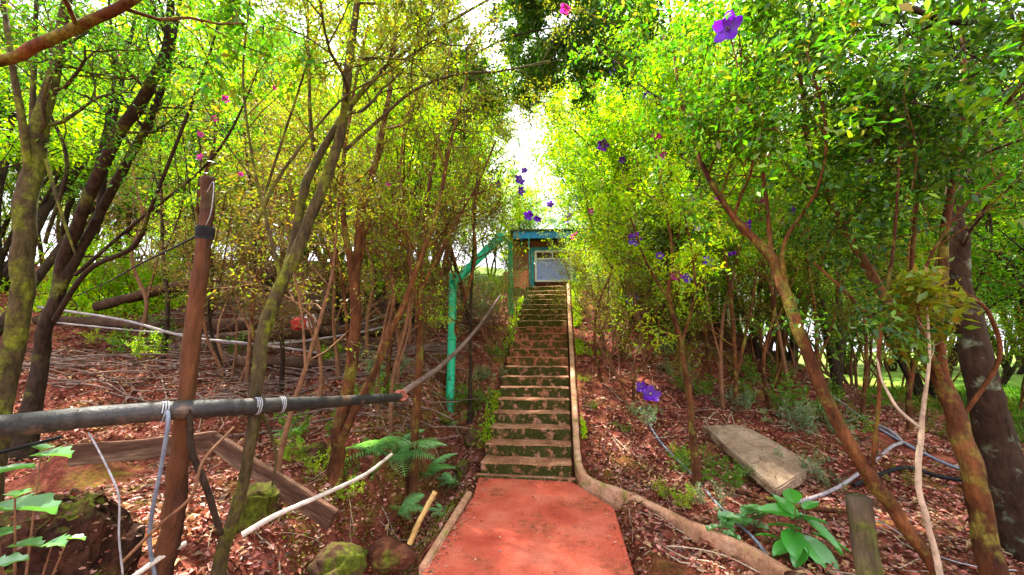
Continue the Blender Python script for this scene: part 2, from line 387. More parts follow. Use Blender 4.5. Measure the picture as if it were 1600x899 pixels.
# ------------------------------------------------------------------ leaves
def unit(a): return a / (np.linalg.norm(a, axis=-1, keepdims=True) + 1e-9)
def leaf_arrays(pos, size, asp=.42, droop=.35, rg=rng, fold=.18, dirs=None):
    n = len(pos); size = np.broadcast_to(size, (n,))
    d = rg.normal(size=(n, 3)) if dirs is None else dirs + rg.normal(size=(n, 3)) * .3
    d[:, 2] -= droop; d = unit(d)
    s = unit(np.cross(d, rg.normal(size=(n, 3)) * .6 + np.array([0, 0, 1.0]))); u = np.cross(s, d)
    L = size[:, None]
    base = pos - d * L * .5; tip = pos + d * L * .5
    mid = pos - d * L * .05
    a = mid + s * L * asp * .5 + u * L * fold * .4; b = mid - s * L * asp * .5 + u * L * fold * .4
    V = np.stack([base, a, tip, b], 1).reshape(-1, 3)
    i = np.arange(n)[:, None] * 4
    F = np.concatenate([i + np.array([[0, 1, 2]]), i + np.array([[0, 2, 3]])], 1).reshape(-1, 3)
    return V, F
def leaf_obj(name, pos, size, mat, parent, **kw):
    V, F = leaf_arrays(np.asarray(pos), size, **kw)
    return link(name, raw_mesh(name, V, F, 3, False), mat, parent)

class Grower:
    def __init__(s, seed, wood, up=.25, wander=.22, leafn=28, lsp=.07, sides=5):
        s.r = random.Random(seed); s.g = wood; s.up = up; s.w = wander; s.leafn = leafn; s.lsp = lsp; s.sides = sides
        s.lp = []; s.ld = []; s.rg = np.random.default_rng(seed); s.ends = []
    def branch(s, p, d, L, rad, lvl, kids=4):
        k = 5 if lvl > 1 else 4
        P = [np.array(p, float)]; d = np.array(d, float)
        for i in range(k):
            d = d + np.array([s.r.gauss(0, s.w), s.r.gauss(0, s.w), s.r.gauss(0, s.w) + s.up * .35]); d /= np.linalg.norm(d)
            P.append(P[-1] + d * L / k)
        P = np.array(P); rr = np.linspace(rad, rad * (.45 if lvl > 0 else .25), k + 1)
        if rad > .0012: s.g.tube(P, rr, s.sides if lvl > 1 else 3, cap=False)
        s.fill(P, rad, lvl, kids, L)
        return P
    def fill(s, P, rad, lvl, kids, L, t0=.3):
        k = len(P) - 1
        if lvl <= 0:
            n = s.leafn; t = s.rg.random(n) * k * .999; i = t.astype(int); f = (t - i)[:, None]
            T = P[i + 1] - P[i]; T = T / (np.linalg.norm(T, axis=1)[:, None] + 1e-9)
            v = s.rg.normal(size=(n, 3)); v -= T * (v * T).sum(1)[:, None]; v /= np.linalg.norm(v, axis=1)[:, None] + 1e-9
            D = T * .7 + v; D /= np.linalg.norm(D, axis=1)[:, None]
            s.ld.append(D); s.lp.append(P[i] * (1 - f) + P[i + 1] * f + s.rg.normal(size=(n, 3)) * s.lsp * .45 + D * .02)
            s.ends.append(P[-1]); return
        for c in range(kids + (s.r.random() < .5)):
            t = (t0 + (1 - t0) * (c + s.r.random()) / (kids + .5)); t = min(t, .999) * k; i = int(t); f = t - i
            q = P[i] * (1 - f) + P[i + 1] * f; T = P[i + 1] - P[i]; T /= np.linalg.norm(T) + 1e-9
            v = np.array([s.r.gauss(0, 1), s.r.gauss(0, 1), s.r.gauss(0, 1) * .7 + .1]); v -= T * (v @ T); v /= np.linalg.norm(v) + 1e-9
            dd = T * .75 + v * (.7 + .4 * s.r.random())
            dd /= np.linalg.norm(dd)
            s.branch(q, dd, L * s.r.uniform(.5, .72), rad * .5, lvl - 1, kids)

def proto(seed, H, stems, base_r, lean, leafn, lsp, lsize, lvl=3, kids=4, up=.3, asp=.42, t0=.32):
    """one tree at the origin: trunk object and crown object data"""
    wood = Geo(); G = Grower(seed, wood, up=up, leafn=leafn, lsp=lsp); rr = random.Random(seed + 99)
    for s_ in range(stems):
        a = rr.uniform(0, 6.28); l = lean * rr.uniform(.4, 1.2) if stems > 1 else lean * .3
        d = np.array([math.cos(a) * l, math.sin(a) * l, 1.0]); d /= np.linalg.norm(d)
        P = [np.array([math.cos(a) * .06 * stems ** .5, math.sin(a) * .06 * stems ** .5, -.15])]; k = 9; HH = H * rr.uniform(.75, 1.0)
        for i in range(k):
            d = d + np.array([rr.gauss(0, .13), rr.gauss(0, .13), .06]); d /= np.linalg.norm(d)
            P.append(P[-1] + d * HH / k)
        P = np.array(P); wood.tube(curve_pts(P, 2), np.linspace(base_r, base_r * .25, 2 * k + 1), 7, .15, cap=False)
        G.fill(P, base_r * .55, lvl, kids + 1, HH * .52, t0=t0)
    pos = np.concatenate(G.lp)
    tr = wood; lv = leaf_arrays(pos, lsize * (.7 + .6 * G.rg.random(len(pos))), asp, rg=G.rg, dirs=np.concatenate(G.ld))
    return tr, lv
PROTO = {}
def add_proto(key, *a, wood_mat='bark_dark', **k):
    tr, lv = proto(*a, **k)
    me_t = bpy.data.meshes.new('trunk'); V = np.concatenate(tr.v); F = np.concatenate(tr.f)
    me_t = raw_mesh('trunk', V, F, 4, True); me_t.materials.append(M[wood_mat])
    me_c = raw_mesh('crown', lv[0], lv[1], 3, False)
    PROTO[key] = (me_t, me_c)
PC = {}
def place(key, x, y, scale, rz, mat, name, label, cat, group=None, zs=1.0, sink=0):
    t = thing(name, label, cat, (x, y, gz(x, y) - sink), rz, group)
    me_t, me_c = PROTO[key]
    ck = (key, mat)
    if ck not in PC:
        mc = me_c.copy(); mc.materials.clear(); mc.materials.append(M[mat]); PC[ck] = mc
    t.scale = (scale, scale, scale * zs)
    for nm, me in (('trunk', me_t), ('crown', PC[ck])):
        o = bpy.data.objects.new(nm, me); COL.objects.link(o); o.parent = t
    return t
# background and middle-distance kinds
add_proto('tallA', 11, 7.0, 3, .09, .35, 40, .16, .095, lvl=3, kids=4)
add_proto('tallB', 12, 7.5, 2, .11, .30, 42, .17, .095, lvl=3, kids=5)
add_proto('tallC', 13, 6.5, 4, .07, .45, 40, .13, .085, lvl=3, kids=3)
add_proto('shrubA', 21, 3.4, 6, .028, .45, 26, .08, .055, lvl=2, kids=5, wood_mat='twig')
add_proto('shrubB', 22, 3.0, 5, .024, .55, 24, .08, .050, lvl=2, kids=6, wood_mat='bark_orange')
add_proto('shrubC', 23, 2.6, 7, .018, .60, 20, .07, .050, lvl=2, kids=5, wood_mat='twig')
add_proto('low', 31, .9, 9, .008, .9, 22, .05, .055, lvl=1, kids=5, wood_mat='twig', asp=.5)
add_proto('sparse', 41, 3.6, 4, .030, .40, 7, .07, .050, lvl=3, kids=4, wood_mat='twig')
# ------------------------------------------------------------------ the hut at the top of the steps
M['teal'] = solid('teal_paint', [(.02, .22, .30), (.03, .30, .38)], 5, .5, .15, 50, grain=.15)
M['blue'] = solid('blue_paint', [(.008, .20, .62), (.012, .28, .74)], 5, .5, .15, 50, grain=.15)
M['wallb'] = solid('brown_wall', [(.20, .08, .04), (.30, .13, .07)], 4, .85, .3, 50)
M['salmon'] = solid('salmon_wall', [(.62, .20, .11), (.74, .30, .18)], 3, .85, .3, 50, grain=.15)
M['white'] = solid('white_frame', [(.70, .72, .80), (.80, .80, .84)], 4, .5, .05, grain=.15)
M['curtain'] = solid('lilac_curtain', [(.20, .28, .85), (.50, .56, .95)], 14, .8, .2, grain=.15)
M['pane'] = solid('dark_glass', [(.05, .015, .02), (.10, .03, .03)], 6, .12, 0)
M['tin'] = solid('tin_roof', [(.04, .04, .03), (.10, .09, .06)], 8, .7, .3, moss=(.12, .13, .03), mossamt=.5)
M['darkplinth'] = solid('maroon_plinth', [(.07, .015, .015), (.12, .03, .02)], 6, .8, .2)
hx, hy, hzz = -.42, 12.35, TOPZ + .20
hut = thing('hut', 'small brown hut with blue fascia and white framed window atop the steps', 'hut', (hx, hy, hzz), R(6))
HL = lambda c, s, e=(0, 0, 0): (c, s, e)
def hb(name, bl, mat, par=hut, bev=.004): return boxes(name, bl, mat, par, bev, world=False)
hb('wall', [HL((-.98, .1, .85), (.62, .16, 1.75)), HL((1.45, .1, .85), (1.5, .16, 1.75)), HL((.15, .1, 1.55), (1.64, .158, .36)),
            HL((-1.2, 1.6, .8), (.15, 2.85, 1.6)), HL((2.13, 1.6, .8), (.15, 2.85, 1.6)), HL((.45, 3.0, .8), (3.4, .15, 1.6))], M['wallb'])
hb('plinth', [HL((.14, .06, .02), (1.25, .30, .54))], M['darkplinth'])
hb('fascia', [HL((.40, -.42, 1.80), (3.3, .05, .26))], M['blue'])
rf = hb('roof', [HL((.40, 1.2, 2.03), (3.5, 3.4, .05), (R(3), 0, 0))], M['tin'])
hb('door_surround', [HL((-.62, -.02, .72), (.10, .12, 1.5)), HL((.77, -.02, .72), (.12, .12, 1.5)), HL((.08, -.02, 1.42), (1.28, .12, .10))], M['teal'])
win = hb('window', [HL((-.51, -.03, .83), (.07, .07, 1.06)), HL((.66, -.03, .83), (.07, .07, 1.06)), HL((.075, -.03, 1.33), (1.10, .07, .07)),
                    HL((.075, -.03, .33), (1.10, .07, .07)), HL((.075, -.03, 1.08), (1.10, .06, .05)), HL((.05, -.03, 1.205), (.04, .06, .20))], M['white'])
o = hb('pane', [HL((.075, .01, 1.2), (1.1, .02, .24))], M['pane'], win, 0); o.location = (0, 0, 0)
o = hb('curtain', [HL((.075, .0, .70), (1.1, .03, .72))], M['curtain'], win, 0)
hb('eave_bracket', [HL((-.98, -.2, 1.60), (.06, .42, .06), (R(-20), 0, 0))], M['teal'])
lw = thing('low_wall', 'low salmon plastered wall left of the top of the steps', 'wall', (-1.42, 10.9, TOPZ - .1))
rough(boxes('wall_block', [((-1.42, 10.95, TOPZ + .22), (.74, .20, .72), (0, 0, R(-6)))], M['salmon'], lw, .02), .02, 4, 3)
pc = at(1062, 385, 15.5)
ph = thing('distant_house', 'pale pink house wall glimpsed through the shrubs right of the steps', 'house', (pc[0], pc[1], hz(pc[0], pc[1])), R(-12))
M['pinkwall'] = solid('pink_plaster', [(.62, .42, .42), (.72, .54, .52)], 2, .85, .2)
boxes('wall', [((0, 1.5, 1.7), (3.6, 3, 3.4), (0, 0, 0))], M['pinkwall'], ph, .01, False)
boxes('roof', [((0, 1.5, 3.47), (4.1, 3.5, .10), (R(4), 0, 0))], M['tin'], ph, .01, False)
fw = boxes('window', [((.7, -.02, 1.9), (.9, .06, .9), (0, 0, 0))], M['white'], ph, .01, False)
boxes('pane', [((.7, -.06, 1.9), (.76, .02, .76), (0, 0, 0))], M['pane'], fw, 0, False)

# ------------------------------------------------------------------ green handrail
M['greenp'] = solid('green_paint', [(.004, .30, .14), (.008, .42, .21), (.02, .50, .28)], 3, .45, .2, 30, moss=(.02, .10, .05), mossamt=.62, mscale=6, grain=.15)
def node_tube(P, r, every, k=10, sides=14, swell=.10, jit=.0):
    """bamboo-like: a tube with swollen joints"""
    P = curve_pts(P, k); L = np.concatenate([[0], np.cumsum(np.linalg.norm(np.diff(P, axis=0), axis=1))])
    t = np.arange(0, L[-1], .012); Q = np.stack([np.interp(t, L, P[:, i]) for i in range(3)], -1)
    ph_ = (t / every) % 1; rr = np.interp(t, L, np.interp(np.linspace(0, 1, len(L)), np.linspace(0, 1, len(r)), r))
    dd = np.minimum(ph_, 1 - ph_) * every
    rr = rr * (1 + swell * np.exp(-(dd / .012) ** 2) - .05 * np.exp(-((dd - .028) / .010) ** 2))
    gg = Geo(); gg.tube(Q, rr, sides, jit); return gg
b0, dg = gp(706, 614); b0 = at(706, 614, dg); print('green post', b0, dg)
dg = min(dg, 6.2)
top = at(704, 424, dg); top[0], top[1] = at(706, 500, dg)[:2]
gr = thing('green_handrail', 'bright green painted bamboo handrail on two posts left of the steps', 'handrail', (b0[0], b0[1], b0[2]))
base = np.array([top[0], top[1], gz(top[0], top[1]) - .2])
node_tube([base, (base + top) / 2 + np.array([.01, 0, 0]), top], [.066, .066], .62).build('post', M['greenp'], gr)
e0 = at(712, 440, dg); e1 = at(784, 369, dg + .75)
node_tube([e0 - (e1 - e0) * .04, (e0 + e1) / 2 + np.array([0, 0, .01]), e1], [.060, .084], .45).build('rail', M['greenp'], gr)
q1 = at(797, 376, 9.3); q0 = at(799, 474, 9.3)
q0 = np.array([q0[0], q0[1], gz(q0[0], q0[1]) - .2])
node_tube([q0, (q0 + q1) / 2, q1], [.064, .060], .6).build('post', M['greenp'], gr)
node_tube([e1, at(797, 380, 9.3)], [.03, .03], .6, swell=.03).build('rail', M['greenp'], gr)
qa = at(828, 385, 11.6); qb = at(833, 448, 11.6)
tp = thing('thin_pole', 'thin pale teal pole standing before the hut at the left of its window', 'pole', (qa[0], qa[1], TOPZ))
node_tube([np.array([qa[0], qa[1], TOPZ - .1]), np.array([qa[0] - .03, qa[1], qa[2] + .35])], [.022, .02], .5).build('pole', M['teal'], tp)

# ------------------------------------------------------------------ post, bamboo rail, cords
M['postwood'] = solid('post_wood', [(.018, .010, .008), (.05, .022, .014), (.17, .065, .025)], 4, .75, 1, 24, stretch=(1, 1, .12), moss=(.10, .10, .03), mossamt=.64, mscale=3)
M['railm'] = solid('weathered_bamboo', [(.010, .011, .013), (.026, .026, .027), (.06, .045, .036)], 3, .5, .35, 50, moss=(.16, .09, .06), mossamt=.62, mscale=5)
M['rope'] = solid('pale_cord', [(.26, .27, .30), (.40, .41, .44)], 9, .7, .2)
M['black'] = solid('black_rubber', [(.006, .006, .007), (.016, .016, .018)], 6, .7, .1)
M['bluehose'] = solid('blue_grey_cord', [(.12, .15, .21), (.20, .24, .30)], 6, .5, .1)
dp = 1.9
pP = [at(248, 905, dp), at(268, 830, dp), at(280, 720, dp), at(293, 600, dp), at(303, 500, dp + .02), at(316, 400, dp + .03), at(324, 330, dp + .05), at(325, 277, dp + .06)]
print('post base', pP[1], gz(pP[1][0], pP[1][1]))
fp = thing('wooden_post', 'stripped reddish wooden post with a black tape band carrying the dark rail', 'post', tuple(pP[0]))
gg = Geo(); Q = curve_pts(pP, 12); rr = np.interp(np.arange(len(Q)), np.linspace(0, len(Q) - 1, 8), [.050, .048, .042, .037, .035, .032, .030, .029])
gg.tube(Q, rr, 18, .22)
po = gg.build('shaft', M['postwood'], fp); rough(po, .006, 9)
gg = Geo(); c1 = at(320, 368, dp + .04); c2 = at(321, 357, dp + .04)
gg.tube([c1 + (c1 - c2) * .5, c1, c2, c2 - (c1 - c2) * .3], [.038, .041, .041, .038], 16, .03); gg.build('tape_band', M['black'], fp)
gg = Geo(); t_ = np.linspace(0, 4 * math.pi, 70)
ax = at(288, 650, dp) - at(296, 570, dp)
cc = at(289, 640, dp)
gg.tube(np.stack([cc[0] + .082 * np.cos(t_), cc[1] + .082 * np.sin(t_), cc[2] - .03 + t_ * .004], -1), .0035, 5); gg.build('binding_wire', M['rope'], fp)
gg = Geo(); gg.tube(curve_pts([at(324, 300, dp - .02), at(334, 285, dp - .07), at(330, 330, dp - .07), at(322, 352, dp - .04)], 8), .0025, 5); gg.build('wire_end', M['rope'], fp)

ra = [at(-60, 672, 1.3), at(0, 668, 1.40), at(140, 652, 1.62), at(300, 640, 1.83), at(420, 634, 2.15), at(520, 628, 2.75), at(622, 621, 3.7)]
br = thing('bamboo_rail', 'dark weathered bamboo rail crossing the lower left in front of the wooden post', 'handrail', tuple(ra[3]))
node_tube(ra, [.045, .045, .044, .042, .040], .29, swell=.06).build('culm', M['railm'], br)
for px, py, dd, w_ in ((250, 644, 1.74, .046), (398, 635, 2.07, .045), (436, 633, 2.22, .045)):
    gg = Geo(); c = at(px, py, dd); t_ = np.linspace(0, 5 * math.pi, 60); dr = (ra[4] - ra[2]); dr = dr / np.linalg.norm(dr)
    a_ = np.cross(dr, [0, 0, 1.]); a_ /= np.linalg.norm(a_); b_ = np.cross(a_, dr)
    gg.tube(c + np.outer(np.cos(t_), a_) * w_ + np.outer(np.sin(t_), b_) * w_ + np.outer(t_ * .0016, dr), .003, 5); gg.build('tie', M['rope'], br)
r2 = [at(612, 626, 3.65), at(640, 606, 3.95), at(690, 571, 4.6), at(740, 520, 5.5), at(782, 462, 7.0)]
gg = Geo(); gg.tube(curve_pts(r2, 10), np.linspace(.038, .020, 41), 9, .12)
th_ = thing('branch_rail', 'thin greyish branch used as a rail between the dark bamboo and the green posts', 'handrail', tuple(r2[0]))
M['greybranch'] = solid('grey_branch', [(.09, .055, .045), (.24, .17, .14)], 5, .85, .4)
gg.build('branch', M['greybranch'], th_)
gg = Geo(); c = at(622, 618, 3.72); t_ = np.linspace(0, 6 * math.pi, 70)
gg.tube(np.stack([c[0] + .047 * np.cos(t_ + .2) * .5 + t_ * .003, c[1] + .047 * np.cos(t_), c[2] + .047 * np.sin(t_)], -1), .006, 5)
M['redstring'] = solid('faded_red_string', [(.40, .10, .08), (.55, .20, .15)], 9, .8, .1)
gg.build('lashing', M['redstring'], th_)

for k_, (a_, b_) in enumerate((((706, 500, dg), (798, 415, 9.3)), ((706, 560, dg), (798, 450, 9.3)))):
    A_, B_ = at(*a_), at(*b_); gg = Geo(); gg.tube(curve_pts([A_, (A_ + B_) / 2 - np.array([0, 0, .06]), B_], 8), .006, 5); gg.build('wire', M['greybranch'], gr)

def cord(name, label, cat, pts, rad, mat, px=True, n=7, group=None, parent=None, k=10, jit=0):
    P = [at(*p) for p in pts] if px else pts
    gg = Geo(); Q = curve_pts(P, k); gg.tube(Q, rad if np.isscalar(rad) else np.interp(np.linspace(0, 1, len(Q)), np.linspace(0, 1, len(rad)), rad), n, jit)
    o = gg.build(name, M[mat] if isinstance(mat, str) else mat, parent)
    return tag(o, label, cat, group)
cord('cord', 'blue-grey cord hanging from the dark rail beside the wooden post', 'cord', [(262, 640, 1.72), (262, 668, 1.70), (250, 740, 1.72), (238, 800, 1.76), (234, 850, 1.8), (243, 905, 1.85)], .0085, 'bluehose')
cord('hanging_string', 'thin off-white string dangling below the dark rail at far left', 'string', [(138, 676, 1.6), (152, 700, 1.6), (172, 740, 1.6), (186, 778, 1.6), (186, 840, 1.62), (192, 900, 1.65)], .0035, 'rope')
cord('thin_dark_pole', 'thin black pole lying low under the left end of the dark rail', 'pole', [(-40, 716, 1.5), (10, 705, 1.6), (95, 683, 1.75)], .008, 'black')
cord('power_cable', 'thin dark cable stretched from the black tape band to the trees on the left', 'cable', [(314, 366, 1.93), (270, 388, 2.3), (215, 415, 2.9), (170, 440, 3.6), (120, 462, 4.6)], .006, 'black')

# ------------------------------------------------------------------ things lying on the left bank
M['plank'] = solid('weathered_plank', [(.03, .014, .010), (.09, .045, .028), (.22, .14, .09)], 4, .85, .6, 30, stretch=(.3, .3, 2))
def beam(name, label, cat, a, b, wid, hgt, mat, group=None, roll=0, bev=.006, lift=.0):
    a = np.array(a, float); b = np.array(b, float); L = np.linalg.norm(b - a); d = Vector(b - a)
    q = d.to_track_quat('X', 'Z'); c = (a + b) / 2
    bm = bmesh.new(); bmesh.ops.create_cube(bm, size=1, matrix=Matrix.Diagonal((L, wid, hgt, 1)))
    bmesh.ops.bevel(bm, geom=bm.edges[:], offset=bev, segments=2, affect='EDGES')
    es = [e for e in bm.edges if abs(e.verts[0].co.x - e.verts[1].co.x) > L * .5]
    bmesh.ops.subdivide_edges(bm, edges=es, cuts=16, use_grid_fill=True)
    sd_ = random.random() * 50
    for v in bm.verts: v.co += noise.noise_vector(v.co * 5 + Vector((sd_, 0, 0))) * .012 + noise.noise_vector(v.co * 20 + Vector((sd_, 0, 0))) * .004
    me = bpy.data.meshes.new(name); bm.to_mesh(me); bm.free()
    o = link(name, me, M[mat] if isinstance(mat, str) else mat)
    o.rotation_mode = 'QUATERNION'; o.rotation_quaternion = q @ Matrix.Rotation(roll, 4, 'X').to_quaternion(); o.location = tuple(c)
    return tag(o, label, cat, group)
def gpp(px, py, up=0.0):
    p, d = gp(px, py); return np.array([p[0], p[1], gz(p[0], p[1]) + up])
beam('plank', 'weathered plank lying level behind the foot of the wooden post', 'plank', at(112, 712, 2.35), at(335, 690, 2.75), .05, .13, 'plank')
beam('plank', 'weathered plank sloping down to the right past the mossy left trunk', 'plank', at(328, 686, 2.75), at(522, 812, 2.55), .05, .12, 'plank')
M['mossrock'] = solid('mossy_rock', [(.03, .016, .010), (.09, .045, .025), (.15, .07, .04)], 4, .9, .8, 20, moss=(.075, .09, .008), mossamt=.48, mscale=5)
M['redrock'] = solid('red_brown_rock', [(.03, .012, .008), (.10, .035, .018), (.16, .06, .03)], 4, .9, .8, 20, moss=(.10, .12, .012), mossamt=.60, mscale=3)
def rock(name, label, p, size, rz, mat, cat='rock', group=None, box=.0):
    bm = bmesh.new()
    if box: bmesh.ops.create_cube(bm, size=1.6); bmesh.ops.bevel(bm, geom=bm.edges[:], offset=.15, segments=2, affect='EDGES'); bmesh.ops.subdivide_edges(bm, edges=bm.edges[:], cuts=3, use_grid_fill=True)
    else: bmesh.ops.create_icosphere(bm, subdivisions=4, radius=1)
    sd_ = random.random() * 90
    for v in bm.verts:
        q = v.co.copy(); v.co += noise.noise_vector(q * 1.1 + Vector((sd_, 0, 0))) * .38 + noise.noise_vector(q * 3 + Vector((sd_, 0, 0))) * .13 + noise.noise_vector(q * 9 + Vector((sd_, 0, 0))) * .05
        v.co = Vector((v.co.x * size[0], v.co.y * size[1], v.co.z * size[2]))
    me = bpy.data.meshes.new(name); bm.to_mesh(me); bm.free()
    for q in me.polygons: q.use_smooth = True
    o = link(name, me, M[mat]); o.location = tuple(p); o.rotation_euler = (0, 0, rz); return tag(o, label, cat, group)
p = at(528, 880, 2.75); rock('mossy_rock', 'green mossy rock at the bottom edge left of the red landing', p, (.19, .13, .12), .6, 'mossrock')
p = at(612, 868, 2.85); rock('brown_rock', 'reddish brown rock next to the left edge of the red landing', p, (.18, .12, .10), -.2, 'redrock')
p = at(402, 790, 2.35); rock('mossy_block', 'squarish mossy block at the foot of the left trunk', p, (.13, .12, .13), .3, 'mossrock', 'block', box=1)
for i, (px, py, s_, lb) in enumerate(((690, 655, .13, 'mossy stone upper left of the ferns beside the steps'), (742, 690, .16, 'mossy stone against the left side of the lowest steps'), (725, 745, .14, 'mossy stone left of the back corner of the landing'), (640, 700, .14, 'mossy stone behind the ferns'), (770, 640, .12, 'small mossy stone beside the fifth step on the left'), (490, 715, .15, 'mossy stone at the foot of the double trunk'))):
    q = gpp(px, py); rock('mossy_stone', lb, q, (s_, s_ * .8, s_ * .8), i, 'mossrock', group='mossy stones along the ditch')
M['palestick'] = solid('pale_stick', [(.40, .34, .28), (.58, .52, .45)], 5, .8, .2)
cord('bent_stick', 'long pale bent stick leaning across the ferns down to the left trunk', 'stick', [(378, 836, 2.0), (430, 806, 2.1), (500, 775, 2.3), (570, 742, 2.6), (612, 710, 2.9)], [.016, .014, .011], 'palestick', jit=.1)
cord('short_stick', 'short pale stick at the bottom edge by the post foot', 'stick', [(200, 908, 1.75), (250, 872, 1.85), (290, 849, 1.95)], .013, 'palestick', jit=.1)
cord('split_stick', 'short yellowish split stick standing in the ditch beside the landing', 'stick', [(640, 850, 2.8), (655, 815, 2.85), (680, 768, 2.95)], .022, solid('yellow_stick', [(.34, .20, .06), (.55, .38, .14)], 5, .8, .3), n=5, jit=.2)
cord('dead_branch', 'dark forked dead branch leaning low in front of the wooden post', 'branch', [(296, 640, 1.8), (300, 705, 1.78), (322, 760, 1.8), (345, 835, 1.85)], .014, 'bark_dark', jit=.2)
cord('curved_root', 'thin reddish root arching from the post foot to the left trunk', 'root', [(190, 880, 1.75), (250, 820, 1.75), (300, 775, 1.75), (318, 720, 1.8), (365, 668, 2.0)], .007, 'twig')

# ------------------------------------------------------------------ logs and pipes on the left bank
M['greypipe'] = solid('grey_pipe', [(.16, .14, .15), (.30, .27, .28)], 4, .45, .1)
M['log'] = solid('dark_log', [(.03, .018, .012), (.10, .055, .035)], 6, .9, .7, 30)
cord('grey_pipe', 'long pale grey pipe lying along the left bank', 'pipe', [(60, 480, 6.3), (190, 500, 6.2), (300, 528, 6.0), (420, 538, 6.1), (560, 520, 6.6), (640, 500, 7.2)], .022, 'greypipe')
cord('grey_pipe', 'upper grey pipe curving behind the red bag on the left bank', 'pipe', [(90, 505, 6.0), (250, 520, 6.3), (400, 528, 6.6), (520, 520, 7.0), (610, 490, 7.6)], .016, 'greypipe')
cord('grey_pipe', 'short white pipe ending right of the wooden post', 'pipe', [(310, 530, 5.6), (400, 538, 5.6), (500, 552, 5.7)], .018, 'greypipe')
LG = [((150, 480, 7.2), (330, 435, 7.6), .09, 'brown log leaning on the bank behind the yellow-green plants'), ((330, 510, 6.6), (520, 505, 6.9), .12, 'dark log stacked behind the grey pipes'), ((345, 530, 6.2), (600, 515, 7.0), .10, 'long dark log under the red bag'), ((60, 500, 7), (250, 512, 6.6), .09, 'dark log at the far left of the bank'), ((370, 565, 5.6), (560, 575, 5.9), .08, 'dark log lowest on the bank behind the double trunk'), ((200, 470, 7.6), (340, 440, 8.0), .06, 'slender light brown pole on the upper bank')]
for a, b, r0, lb in LG:
    A, B = at(*a), at(*b); m_ = (A + B) / 2 + np.array([0, 0, .03])
    gg = Geo(); gg.tube(curve_pts([A, m_, B], 8), [r0 * (1 + .1 * math.sin(i)) for i in range(17)], 10, .12)
    tag(gg.build('log', M['log'], None), lb, 'log', 'logs lying on the left bank')
rb = gpp(470, 508, .10)
M['redbag'] = solid('red_plastic', [(.60, .01, .015), (.75, .02, .03)], 8, .4, .4, 12)
M['whitecloth'] = solid('white_cloth', [(.6, .58, .6), (.75, .72, .75)], 8, .8, .3)
bgt = thing('plastic_bag', 'crumpled bright red bag with a white lining dumped on the logs', 'bag', tuple(at(470, 505, 6.3)))
def blob(name, c, size, mat, par, seed, amp=.35):
    bm = bmesh.new(); bmesh.ops.create_icosphere(bm, subdivisions=4, radius=1)
    for v in bm.verts:
        q = v.co.copy(); v.co += noise.noise_vector(q * 1.6 + Vector((seed, 0, 0))) * amp + noise.noise_vector(q * 5 + Vector((seed, 0, 0))) * amp * .35
        v.co = Vector((v.co.x * size[0], v.co.y * size[1], v.co.z * size[2])) + Vector(c)
    me = bpy.data.meshes.new(name); bm.to_mesh(me); bm.free(); return link(name, me, M[mat], par, False)
blob('bag_body', (-.02, 0, 0), (.14, .12, .11), 'redbag', bgt, 3)
blob('lining', (.13, .05, .03), (.10, .08, .12), 'whitecloth', bgt, 9)

# ------------------------------------------------------------------ right-hand side: slab, pipes, stump
p = gpp(1190, 706); print('slab', p)
cs = [gp(a_, b_, lift=.09)[0] for a_, b_ in ((1098, 668), (1162, 659), (1278, 730), (1210, 763))]
bm = bmesh.new(); zt = float(np.mean([c[2] for c in cs]))
# put the four corners on one gently tilted plane
A_ = np.array([[c[0], c[1], 1] for c in cs]); co_, *_r = np.linalg.lstsq(A_, np.array([c[2] for c in cs]), rcond=None)
vs = [bm.verts.new((c[0], c[1], float(np.dot(co_, [c[0], c[1], 1])))) for c in cs]; f = bm.faces.new(vs)
r_ = bmesh.ops.extrude_face_region(bm, geom=[f])
for v in [e for e in r_['geom'] if isinstance(e, bmesh.types.BMVert)]: v.co.z -= .10
bmesh.ops.recalc_face_normals(bm, faces=bm.faces[:]); bmesh.ops.bevel(bm, geom=bm.edges[:], offset=.012, segments=2, affect='EDGES')
bmesh.ops.subdivide_edges(bm, edges=bm.edges[:], cuts=5, use_grid_fill=True)
for v in bm.verts: v.co += noise.noise_vector(v.co * 9) * .014 + noise.noise_vector(v.co * 27) * .008
me = bpy.data.meshes.new('concrete_slab'); bm.to_mesh(me); bm.free()
slab = thing('concrete_slab', 'pale cement slab lying like a low bench on the right-hand soil', 'slab', tuple(np.mean(cs, 0)))
link('slab_top', me, M['slab'], slab)
for t_ in (.36, .68):
    a_ = np.array(cs[0]) * (1 - t_) + np.array(cs[3]) * t_; b_ = np.array(cs[1]) * (1 - t_) + np.array(cs[2]) * t_
    a_[2] = np.dot(co_, [a_[0], a_[1], 1]) + .001; b_[2] = np.dot(co_, [b_[0], b_[1], 1]) + .001
    gg = Geo(); gg.tube([a_, (a_ + b_) / 2, b_], .0035, 5); gg.build('joint_line', M['twig'], slab)
for k_, t_ in enumerate((.12, .88)):
    m_ = np.array(cs[0]) * (1 - t_) / 2 + np.array(cs[3]) * t_ / 2 + np.array(cs[1]) * (1 - t_) / 2 + np.array(cs[2]) * t_ / 2
    zt = float(np.dot(co_, [m_[0], m_[1], 1])) - .12; zb = gz(m_[0], m_[1]) - .05
    if zt > zb: boxes('support_stone', [((m_[0], m_[1], (zt + zb) / 2), (.16, .18, zt - zb), (0, 0, .5))], M['redrock'], slab, .02)
def gcord(name, label, cat, pts, rad, mat, up=.02, n=8, k=10, group=None):
    return cord(name, label, cat, [gpp(a, b, up) for a, b in pts], rad, mat, px=False, n=n, k=k, group=group)
gcord('grey_pipe', 'pale grey pipe bent in a sharp elbow on the right-hand soil', 'pipe', [(1200, 800), (1290, 775), (1345, 748), (1395, 714), (1410, 702), (1392, 688), (1350, 662), (1290, 620)], .019, 'greypipe', .05, k=14)
